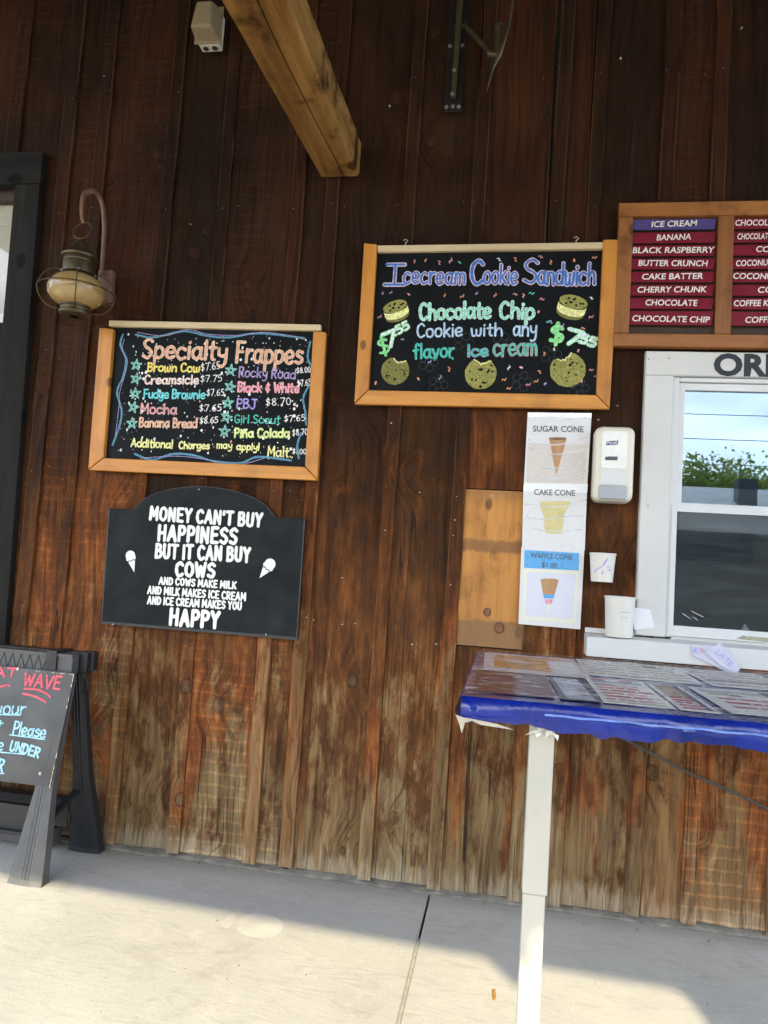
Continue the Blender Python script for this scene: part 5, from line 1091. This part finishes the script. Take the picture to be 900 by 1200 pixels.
# folded paper note on the sill
M_NOTE = plain('lavender_white_paper', (.58, .58, .70), .6, var=.04)
nt = thing('paper_note', 'crumpled white paper note with pen scribbles drooping over the metal sill', 'note', (.82, -.153, 1.05))
O = (.82, -.153, 1.05); y_ = -.156
n1 = [(0.709,1.079), (0.795,1.086), (0.887,0.995), (0.854,0.986), (0.716,1.044)]
MB(O).add([(n1[0][0], y_, n1[0][1]), (n1[4][0], y_-.002, n1[4][1]), (n1[3][0], y_-.010, n1[3][1]), (n1[1][0]+.03, y_-.006, n1[1][1]-.02), (n1[1][0], y_-.001, n1[1][1])], [(0, 1, 2, 3, 4)]).build('back_flap', M_NOTE, nt)
n2 = [(0.757,1.061), (0.810,1.101), (0.882,1.017), (0.880,1.004), (0.856,0.983)]
MB(O).add([(n2[0][0], y_-.010, n2[0][1]), (n2[4][0], y_-.018, n2[4][1]), (n2[3][0], y_-.016, n2[3][1]), (n2[2][0], y_-.014, n2[2][1]), (n2[1][0], y_-.006, n2[1][1])], [(0, 1, 2, 3, 4)]).build('front_flap', M_NOTE, nt)
k0, k1, l0, l1 = (0.719,1.054), (0.734,1.052), (0.791,1.068), (0.847,1.012)
hand(nt, O, 'K', k0[0], k0[1], k1[0], k1[1], .020, .0022, CH['violet'], y_-.0035); d0 = (0.743,1.059); hand(nt, O, 'D', d0[0], d0[1], d0[0]+.011, d0[1], .013, .002, CH['red'], y_-.0055)
hand(nt, O, 'LATE', l0[0], l0[1]-.004, l1[0], l1[1], .018, .0018, CH['violet'], y_-.0195)

# ------------------------------------------------------------------ sawhorse with chalk sign
sh = thing('folding_sawhorse', 'black plastic folding sawhorse carrying a hand written chalk sign', 'sawhorse', (-2.1, -.26, 0))
O = (-2.1, -.26, 0); SX0, SX1 = -2.62, -1.748
for (y0, y1, nm) in ((-.315, -.262, 0), (-.258, -.205, 1)):
    mb = MB(O); xr = SX1 if nm == 0 else SX1+.035
    if nm == 0: mb.box(SX0, xr, y0+.006, y1, .785, .845).box(SX0, xr, y0, y1, .8455, .858).box(SX0, xr, y0, y1, .776, .7845)
    else: mb.box(SX0, xr, y0, y1, .776, .862)
    mb.build('top_rail', M_GREYBLACKPL if nm == 0 else M_BLACKPL, sh)
mb = MB(O)
x = SX0+.02
while x < SX1-.02:
    if not (-1.87 < x < -1.79): mb.bar((x, -.3092, .788), (x+.018, -.3092, .843), .0022, .004, (0, 1, 0)); mb.bar((x+.018, -.3092, .843), (x+.036, -.3092, .788), .0022, .004, (0, 1, 0))
    x += .040
mb.build('rail_ribs', M_BLACKPL, sh)
mb = MB(O)
for k in range(9):
    x = SX1-.012-k*.018; mb.box(x-.003, x+.003, -.322, -.3155, .760, .786)
mb.build('rail_teeth', M_GREYBLACKPL, sh)
mb = MB(O)
for k in range(14): mb.box(SX0+.02+k*.06, SX0+.065+k*.06, -.3175, -.312, .764, .777)
mb.build('rail_slots', M_DARK, sh)
MB(O).box(-1.862, -1.815, -.3195, -.2, .79, .868).build('hinge_block', M_BLACKPL, sh)
MB(O).box(-1.760, -1.700, -.232, -.19, .785, .864).build('end_block', M_BLACKPL, sh, bevel=.004)
def leg(xt, yt, xb_, yb, front, mat, sgn=1):
    # flared plastic leg: narrow at the hinge, widest at the foot
    zs = [(.775, .060, .030), (.50, .070, .034), (.33, .076, .036), (.22, .100, .040), (.10, .126, .042), (.02, .140, .044), (.0, .146, .050)]
    mb = MB(O); vs = []; fs = []
    for i, (z, w, d) in enumerate(zs):
        t = 1-z/.775; xc = xt+(xb_-xt)*t; yc = yt+(yb-yt)*t
        vs += [(xc-w/2, yc-d/2, z), (xc-w*.2, yc-d/2-.006, z), (xc+w*.2, yc-d/2-.006, z), (xc+w/2, yc-d/2, z), (xc+w/2, yc+d/2, z), (xc-w/2, yc+d/2, z)]
    m = 6
    for i in range(len(zs)-1):
        for k in range(m): l = (k+1) % m; fs.append((i*m+l, i*m+k, (i+1)*m+k, (i+1)*m+l))
    fs.append(tuple(range(m-1, -1, -1))); fs.append(tuple((len(zs)-1)*m+k for k in range(m)))
    mb.add(vs, fs); o_ = mb.build('leg', mat, sh)
    r_ = MB(O)
    for u in (-.22, .0, .22):
        r_.tube([(xt+u*.06+(xb_-xt)*(1-z/.775), yt+(yb-yt)*(1-z/.775)-.5*d-.007*(1 if abs(u) < .21 else .8), z) for z, w, d in zs[:-1]], .0022, 4)
    r_.build('leg_rib', mat, o_)
    return o_
leg(-1.765, -.305, -1.757, -.455, True, M_GREYBLACKPL); leg(-1.765, -.225, -1.727, -.095, False, M_BLACKPL)
leg(-2.56, -.305, -2.58, -.455, True, M_GREYBLACKPL); leg(-2.56, -.225, -2.60, -.095, False, M_BLACKPL)
mb = MB(O); mb.box(-2.56, -1.80, -.375, -.345, .235, .255); mb.box(-2.56, -1.80, -.375, -.345, .135, .150); mb.box(-2.56, -1.80, -.352, -.348, .1505, .2345)
mb.build('cross_tray', M_BLACKPL, sh)
mb = MB(O); mb.box(-2.56, -1.80, -.20, -.14, .215, .235); mb.box(-2.56, -1.80, -.150, -.145, .105, .2145); mb.build('cross_tray', M_BLACKPL, sh)
MB(O).box(-2.54, -1.86, -.150, -.085, .012, .085).build('lower_tray', M_GREYBLACKPL, sh, bevel=.004)
MB(O).bar((-1.80, -.36, .16), (-1.755, -.155, .27), .030, .014).build('folding_stay', M_BLACKPL, sh)
MB(O).tube([(-1.72, -.27, .78), (-1.705, -.25, .745), (-1.715, -.235, .71), (-1.74, -.225, .69)], .005, 6).build('latch_loop', M_BLACKPL, sh)
# sign board leaning with the front legs
sgn = ((-1.721,0.790), (-1.729,0.352))
tz, bz = .787, .352; yt_, yb_ = -.328, -.412
xr_t, xr_b = sgn[0][0], sgn[1][0]
mb = MB(O); mb.hexa([(-2.62, yb_, bz), (xr_b, yb_, bz), (xr_b, yb_+.010, bz), (-2.62, yb_+.010, bz), (-2.62, yt_, tz), (xr_t, yt_, tz), (xr_t, yt_+.010, tz), (-2.62, yt_+.010, tz)])
sb = mb.build('sign_board', M_SANDBOARD, sh)
sl_y = lambda z: yt_+(yb_-yt_)*(tz-z)/(tz-bz)
def tilt(o, d=.0009):
    for v in o.data.vertices:
        z = v.co.z+O[2]; v.co.y = sl_y(z)-O[1]-d+(v.co.y+O[1]+.5)
SG = lambda u, v: None
def sign_text(t, a, w, c, ol=None):
    tilt(hand(sb, O, t, *a, w, CH[c], -.5, ol, jit=.3))
sign_text('HEAT', (-2.182,0.742,-1.978,0.751,0.034), .0085, 'red'); sign_text('WAVE', (-1.941,0.722,-1.773,0.718,0.049), .0085, 'red')
sign_text('your', (-2.040,0.599,-1.902,0.609,0.052), .0065, 'sky'); sign_text('+', (-2.017,0.547,-1.991,0.547,0.034), .0065, 'sky'); sign_text('Please', (-1.940,0.531,-1.794,0.529,0.048), .0070, 'sky')
sign_text('me', (-2.031,0.464,-1.968,0.464,0.048), .0070, 'sky'); sign_text('UNDER', (-1.939,0.470,-1.805,0.455,0.035), .0075, 'sky'); sign_text('ER', (-2.007,0.394,-1.948,0.388,0.042), .0085, 'sky')
mb = MB(O)
for pts in ([(-2.049,0.703),(-2.011,0.715),(-1.997,0.713)], [(-1.929,0.708),(-1.875,0.710),(-1.835,0.701),(-1.807,0.687)], [(-1.930,0.688),(-1.878,0.683),(-1.845,0.673),(-1.822,0.664)]): ribbon(mb, smooth(pts, 4), .008, -.5)
tilt(mb.build('underline', CH['red'], sb))
mb = MB(O)
for pts in ([(-2.037,0.599),(-1.985,0.601),(-1.927,0.605)], [(-1.951,0.527),(-1.886,0.526),(-1.794,0.524)], [(-2.021,0.456),(-1.943,0.459),(-1.870,0.461)], [(-2.012,0.378),(-1.973,0.379),(-1.940,0.382)]): ribbon(mb, smooth(pts, 4), .0045, -.5)
tilt(mb.build('underline', CH['sky'], sb))
mb = MB(O); rs = random.Random(8)
for k in range(40):
    z = bz+.004+rs.random()**2*(tz-bz-.01) if k > 12 else tz-.006; x = (xr_b+(xr_t-xr_b)*(z-bz)/(tz-bz))-.002 if k > 12 else xr_t-rs.random()**1.5*.17
    y = sl_y(z)-.001; w = rs.uniform(.001, .003) if k > 12 else rs.uniform(.003, .008); h = rs.uniform(.004, .012) if k > 12 else rs.uniform(.001, .003)
    mb.add([(x-w, y+.0003, z-h), (x+.0015, y, z-h*.7), (x+.0015, y, z+h), (x-w*.6, y-.0002, z+h*.6)], [(0, 1, 2, 3)])
mb.build('chipped_edge', M_CHIP, sb)
for (x, z) in (((-1.977,0.783)), ((-1.782,0.398))): MB(O).disc(x, sl_y(z)-.0008, z, .007, 10, .003).build('screw', M_BOLT, sh)

# ------------------------------------------------------------------ table with blue cloth and menus
TZ = 1.0; TX0, TX1, TY0, TY1 = -.092, 1.95, -1.31, -.215
tab = thing('counter_table', 'tall table on square cream vinyl legs in front of the order window', 'table', (.95, -.75, 0))
O = (.95, -.75, 0)
MB(O).box(TX0+.03, TX1-.03, TY0+.03, TY1-.03, TZ-.055, TZ-.012).build('tabletop', M_LEG, tab)
lx0, lx1 = .080, .142
for (a, b, y0, y1) in ((lx0, lx1, -1.212, -1.15), (1.75, 1.812, -1.212, -1.15), (1.75, 1.812, -.40, -.338)):
    lg = MB(O).box(a, b, y0, y1, .512, TZ-.056).build('leg', M_LEG, tab, bevel=.004)
    MB(O).box(a+.003, b-.004, y0+.003, y1-.003, .002, .511).build('lower_sleeve', M_LEG, lg, bevel=.004)
# cloth: draped sheet with sagging ragged skirt
cl = MB((.95, -.75, TZ)); rs = random.Random(31)
def skirt(P0, P1, nrm, n, seed):
    """rows of (point along edge) x (drop)"""
    rs = random.Random(seed); vs = []; fs = []; prof = [(0, 0, 0), (.006, -.006, 0), (.010, -.020, 0), (.012, -.034, 1), (.007, -.050, 1), (-.003, -.064, 1)]
    for i in range(n+1):
        t = i/n; x = P0[0]+(P1[0]-P0[0])*t; y = P0[1]+(P1[1]-P0[1])*t
        rag = .010*noise.noise((t*9, seed, 0))+.007*noise.noise((t*31, seed, 3))+.005*noise.noise((t*70, seed, 5))
        for (o_, dz, w) in prof:
            wv = w*(.007*noise.noise((t*14, seed, dz*9))+.003*noise.noise((t*40, seed, dz*20)))
            vs.append((x+nrm[0]*(o_+wv), y+nrm[1]*(o_+wv), TZ+dz+rag*(abs(dz)/.064)**2*1.3))
    m = len(prof)
    for i in range(n):
        for k in range(m-1): fs.append((i*m+k, (i+1)*m+k, (i+1)*m+k+1, i*m+k+1) if True else ())
    return vs, fs
for a in (((TX0, TY0), (TX1, TY0), (0, -1), 220, 1), ((TX0, TY1), (TX0, TY0), (-1, 0), 110, 2), ((TX1, TY0), (TX1, TY1), (1, 0), 60, 3), ((TX1, TY1), (TX0, TY1), (0, 1), 100, 4)):
    v_, f_ = skirt(*a); cl.add(v_, f_, True)
cl.add([(TX0, TY0, TZ), (TX1, TY0, TZ), (TX1, TY1, TZ), (TX0, TY1, TZ)], [(0, 1, 2, 3)])
clo = cl.build('tablecloth', M_BLUECLOTH); tag(clo, 'shiny blue plastic tablecloth with a ragged hem over the tall table', 'tablecloth')
tl = MB((.95, -.75, TZ)); vs = []; fs = []
for i in range(161):
    t = i/160; x = TX0+.20+t*(TX1-TX0-.25); a = .004*noise.noise((t*20, 4, 4)); b = .004*noise.noise((t*33, 8, 4))
    vs += [(x, TY0-.0165+a, TZ-.022+b), (x, TY0-.0180+a, TZ-.027+b*1.5)]
    if i: fs.append((2*i-2, 2*i-1, 2*i+1, 2*i))
tl.add(vs, fs, True); tl.build('tape_edge', M_BLUETAPE, clo, loc=(0, 0, 0))
tt = MB((.95, -.75, TZ)); tt.add([(TX0-.012, TY0-.012, TZ-.045), (TX0+.03, TY0-.016, TZ-.055), (TX0+.012, TY0-.018, TZ-.062), (TX0+.006, TY0-.016, TZ-.088), (TX0-.002, TY0-.014, TZ-.065)], [(0, 1, 2, 3, 4)])
tt.add([(TX0+.01, TY0-.0205, TZ-.048), (TX0+.09, TY0-.022, TZ-.056), (TX0+.13, TY0-.022, TZ-.066), (TX0+.05, TY0-.0215, TZ-.062)], [(0, 3, 2, 1)])
tt.build('torn_film', plain('torn_backing', (.46, .41, .33), .6, var=.15), clo, loc=(0, 0, 0))
# crumpled foil-like film scraps at the leg top
sc_ = MB((.11, -1.2, .93)); rs = random.Random(2)
for k in range(9):
    x = .06+rs.random()*.09; y = -1.225+rs.uniform(-.006, .006); z = .915+rs.uniform(-.01, .012); s_ = .016
    sc_.add([(x+rs.uniform(-s_, s_), y+rs.uniform(-.01, .01), z+rs.uniform(-s_, s_)) for _ in range(3)], [(0, 1, 2)])
stuff(sc_.build('film_scraps', M_TAPE, None, loc=(.11, -1.2, .93)))
sc_o = bpy.data.objects.get('film_scraps'); tag(sc_o, 'crumpled scraps of clear film around the top of the table leg', 'film scraps')
# printed sheets lying on the cloth
M_SHEET = plain('menu_paper', (.86, .85, .82), .45, var=.05, nscale=8); M_ORANGE = plain('printed_food_orange', (.80, .34, .07), .5, var=.5, nscale=18)
M_PINKP = plain('printed_pink_grey', (.80, .66, .66), .5, var=.15); M_MARP = plain('printed_maroon', (.12, .014, .035), .4, var=.25); M_REDP = plain('printed_red', (.50, .05, .08), .5, var=.2)
M_BLUEP = plain('printed_pale_blue', (.36, .52, .66), .5, var=.15); M_NAVYP = plain('printed_navy', (.03, .035, .10), .4, var=.3); M_TANP = plain('printed_tan', (.42, .32, .20), .5, var=.35, nscale=12); M_GRNP = plain('printed_green_edge', (.42, .50, .28), .5)
SHEETS = [((-.060, -.80, .33, .52), 'P', 'printed food photo sheet at the far left corner of the table', .02), ((-.070, -1.235, .205, .42), 'D', 'dark maroon sheet at the near left corner of the table', .0),
          ((.27, -.70, .36, .46), 'W', 'white menu sheet with grey writing beside the food photo sheet', -.03), ((.145, -1.24, .10, .40), 'G', 'narrow grey scribbled sheet next to the dark maroon sheet', .03),
          ((.255, -1.235, .17, .45), 'R', 'pink and red price list sheet near the front edge of the table', .0), ((.435, -1.24, .095, .44), 'T', 'tan and red printed sheet between the price list and the second menu', .0),
          ((.64, -.70, .34, .44), 'L', 'pale menu sheet with orange lines along the far edge of the table', .04), ((.555, -1.225, .235, .44), 'M', 'menu sheet with a green logo and red lines near the front edge', .0),
          ((.99, -.70, .36, .42), 'N', 'menu sheet with a dark navy heading far right on the table', .02), ((.82, -1.22, .30, .44), 'E', 'menu sheet with red columns at the front right of the table', .0),
          ((1.15, -1.22, .32, .44), 'S', 'white menu sheet with black and red lines nearest the right end', .01), ((1.38, -.70, .34, .42), 'B', 'white menu sheet with blue lines in the far right corner', -.02)]
for (x, y, w, h), kd, lab, rot in SHEETS:
    org = (x+w/2, y+h/2, TZ+.001); t = thing('menu_sheet', lab, 'menu', org, 'printed sheets under the clear film')
    t.rotation_euler = (0, 0, rot)
    rs = random.Random(ord(kd)); zz = .0012+.0006*(ord(kd) % 3)
    base = {'P': M_PINKP, 'D': M_MARP, 'G': M_PRINTGREY}.get(kd, M_SHEET)
    o1 = MB().box(-w/2, w/2, -h/2, h/2, zz, zz+.001); b_ = o1.build('paper', base, t, loc=(0, 0, 0))
    def pr(x0, x1, y0, y1, m, nm='printed_block', dz=.0016): MB().add([(x0, y0, zz+dz), (x1, y0, zz+dz), (x1, y1, zz+dz), (x0, y1, zz+dz)], [(0, 1, 2, 3)]).build(nm, m, b_, loc=(0, 0, 0))
    def lines(x0, x1, y0, y1, n, m, th=.006, nm='printed_lines', dz=.0020):
        q = MB()
        for i in range(n):
            yy = y0+(y1-y0)*(i+.5)/n; xx = x0
            while xx < x1-.02:
                ww = min(rs.uniform(.015, .07), x1-xx); q.add([(xx, yy-th/2, zz+dz), (xx+ww, yy-th/2, zz+dz), (xx+ww, yy+th/2, zz+dz), (xx, yy+th/2, zz+dz)], [(0, 1, 2, 3)]); xx += ww+.008
        q.build(nm, m, b_, loc=(0, 0, 0))
    a, b = -w/2+.014, w/2-.014; c, d = -h/2+.014, h/2-.014
    if kd == 'P': pr(a+.03, b-.04, d-.10, d-.04, M_ORANGE, 'food_photo'); pr(a+.02, b-.10, c+.06, d-.12, M_ORANGE, 'food_photo'); pr(b-.09, b, c+.02, d-.11, M_SHEET); lines(a, b, c, c+.04, 2, M_SHEET)
    elif kd == 'D': pass
    elif kd == 'G': pr(a, b, c, d, M_TINTB); lines(a, b, c, d, 9, M_PRINTGREY, .008)
    elif kd == 'R': pr(a, b, d-.07, d-.03, M_BLUEP); lines(a, b, c+.02, d-.09, 6, M_REDP, .022); pr(a, a+.04, d-.025, d-.003, M_REDP); pr(a+.08, a+.12, d-.025, d-.003, M_REDP); pr(a, b, c, c+.014, M_GRNP)
    elif kd == 'T': pr(a, b, (c+d)/2, d, M_TANP); lines(a, b, c, (c+d)/2, 5, M_REDP, .022); pr(b-.012, b, c, d, M_NAVYP, dz=.0024)
    elif kd == 'W': lines(a, b, c, d, 6, M_TANP, .024); pr(b-.12, b-.07, d-.10, d-.05, M_PRINTGREY)
    elif kd == 'L': lines(a, b, c, d, 6, M_TANP, .020); pr(a, b, c+.12, c+.135, M_NAVYP); pr(b-.05, b, c, d, M_NAVYP)
    elif kd == 'M': pr(a+.01, a+.07, d-.13, d-.09, M_GRNP); pr(a+.07, a+.10, d-.13, d-.10, M_PRINTGREY); lines(a+.02, b-.03, c+.05, d-.15, 3, M_REDP, .024); lines(a, b-.02, d-.08, d-.03, 3, M_PRINTGREY, .005); pr(b-.03, b, c, d, M_NAVYP)
    elif kd == 'E': lines(a, b, c+.03, d-.05, 5, M_REDP, .026); pr(a, a+.03, c, d, M_NAVYP); pr(a+.08, b-.08, c+.02, c+.05, M_PRINTGREY, dz=.0024)
    elif kd == 'N': pr(a, a+.09, c, d, M_NAVYP); lines(a+.1, b, c, d, 6, M_PRINTGREY, .008)
    else: lines(a, b, c, d, 8, M_REDP if kd == 'S' else M_BLUEP, .010)
# clear film stretched over the sheets
mb = MB((.95, -.75, TZ)); nx, ny = 120, 70; vs = []; fs = []
for j in range(ny+1):
    for i in range(nx+1):
        x = TX0+.004+(TX1-TX0-.008)*i/nx; y = TY0+.006+(TY1-TY0-.012)*j/ny
        z = TZ+.0105+.0022*noise.noise((x*3.5, y*24, 0))+.0018*noise.noise((x*9, y*40+x*8, 5))
        e = min(i, nx-i, 6)/6; vs.append((x, y, TZ+.0062+(z-TZ-.0062)*e))
for j in range(ny):
    for i in range(nx): p = j*(nx+1)+i; fs.append((p, p+1, p+nx+2, p+nx+1))
mb.add(vs, fs, True); tag(mb.build('clear_film', M_WRAP), 'wrinkled clear plastic film stretched over the printed sheets on the table', 'plastic film')

# cord drooping below the table to the right
c0, c1_ = (0.387,0.730), (1.025,0.480)
pts = []
for i in range(26):
    t = i/25*1.9; x = c0[0]+(c1_[0]-c0[0])*t; z = c0[1]+(c1_[1]-c0[1])*t+.012*t*(t-1)+.004*math.sin(t*9); pts.append((x, -.07-.004*math.sin(t*5), z))
tag(MB((c0[0], -.07, c0[1])).tube(pts, .006, 8).build('cord', M_CORD), 'dark cord drooping along the wall below the blue table', 'cord')

# ------------------------------------------------------------------ what stands across the yard (seen in the window's reflection)
shd = thing('shed', 'low shed across the yard with a pale shingle roof and dark chimney', 'shed', (6, -17, -.14))
O = (6, -17, -.14)
MB(O).box(1.5, 13, -20, -14.2, -.14, 2.55).build('wall', M_SHEDWALL, shd)
rf = MB(O).hexa([(1.0, -13.8, 2.50), (13.5, -13.8, 2.50), (13.5, -13.8, 2.60), (1.0, -13.8, 2.60), (1.0, -17.4, 3.86), (13.5, -17.4, 3.86), (13.5, -17.4, 3.96), (1.0, -17.4, 3.96)]).build('roof', M_SHINGLE, shd)
MB(O).hexa([(1.0, -21, 2.50), (13.5, -21, 2.50), (13.5, -21, 2.60), (1.0, -21, 2.60), (1.0, -17.4, 3.86), (13.5, -17.4, 3.86), (13.5, -17.4, 3.96), (1.0, -17.4, 3.96)]).build('roof', M_SHINGLE, shd)
MB(O).box(5.42, 5.85, -16.2, -15.8, 3.1, 4.0).build('chimney', M_DARK, rf)
def tree(x, y, h, r, lab, seed):
    rs = random.Random(seed); t = thing('tree', lab, 'tree', (x, y, -.14), 'trees across the yard'); O = (x, y, -.14)
    tk = MB(O); tk.tube([(x, y, -.14), (x+.1, y, h*.3), (x, y+.1, h*.7)], [.22, .17, .08], 8)
    for k in range(5): a = k*1.3; tk.tube([(x, y, h*.35), (x+math.cos(a)*r*.6, y+math.sin(a)*r*.6, h*.7)], [.08, .03], 6)
    tk.build('trunk', M_TRUNK, t)
    mb = MB(O); cl = [(rs.gauss(0, .42)*r, rs.gauss(0, .42)*r, h*(.2+.72*rs.random()**.65), rs.uniform(.25, .5)*r) for _ in range(40)]
    for (cx_, cy_, cz_, cr_) in cl:
        for _ in range(240):
            d = Vector((rs.gauss(0, 1), rs.gauss(0, 1), rs.gauss(0, .8))).normalized()*cr_*rs.uniform(.6, 1.05); s_ = rs.uniform(.05, .11)
            p = Vector((x+cx_, y+cy_, min(cz_, h*.95)))+d; a = Vector((rs.uniform(-1, 1), rs.uniform(-1, 1), rs.uniform(-1, 1))).normalized()*s_; b = a.cross(Vector((rs.uniform(-1, 1), rs.uniform(-1, 1), rs.uniform(-1, 1)))).normalized()*s_*.7
            mb.add([p-a, p+b, p+a, p-b], [(0, 1, 2, 3)])
    mb.build('crown', M_LEAF, t)
for i, (x, y, h, r) in enumerate(((2.6, -26, 6.0, 2.6), (5.2, -25, 5.7, 2.7), (7.4, -26, 5.8, 2.7), (9.7, -25, 5.6, 2.6), (12.5, -26, 6.6, 2.7), (-1, -27, 6.2, 2.5), (-5, -26, 6.8, 2.6), (17, -27, 6.8, 2.8), (3.9, -28, 6.0, 2.6), (6.4, -29, 6.2, 2.6), (8.7, -28.5, 6.1, 2.6))):
    tree(x, y, h, r, ['bushy green tree behind the left end of the shed', 'round green tree behind the shed left of its chimney', 'green tree directly behind the shed chimney', 'low green tree right of the shed chimney', 'tall green tree past the right end of the shed', 'green tree left of the shed', 'tall green tree standing alone far left of the shed', 'green tree farthest right across the yard', 'back row tree seen between the two trees left of the chimney', 'back row tree peeping out above the shed chimney', 'back row tree rising right of the shed chimney'][i], 40+i)
pl = thing('utility_pole', 'wooden utility pole beyond the yard carrying thin power lines', 'utility pole', (-14, -34, -.14))
MB((-14, -34, -.14)).tube([(-14, -34, -.14), (-14, -34, 12)], [.16, .12], 8).build('pole', M_TRUNK, pl)
for k, z in enumerate((11.6, 10.4, 9.2, 8.0)): MB((-14, -34, -.14)).tube([(-14+40*i/12, -34, z-.5+.5*((i/6)-1)**2-(i/12)*.5) for i in range(13)], .018, 4).build('wire', M_IRON, pl)
MB((-14, -34, -.14)).box(-15, -13, -34.1, -33.9, 10.9, 11.1).build('crossarm', M_TRUNK, pl)
print('objects', len(bpy.data.objects), 'tris', sum(len(m.polygons) for m in bpy.data.meshes))
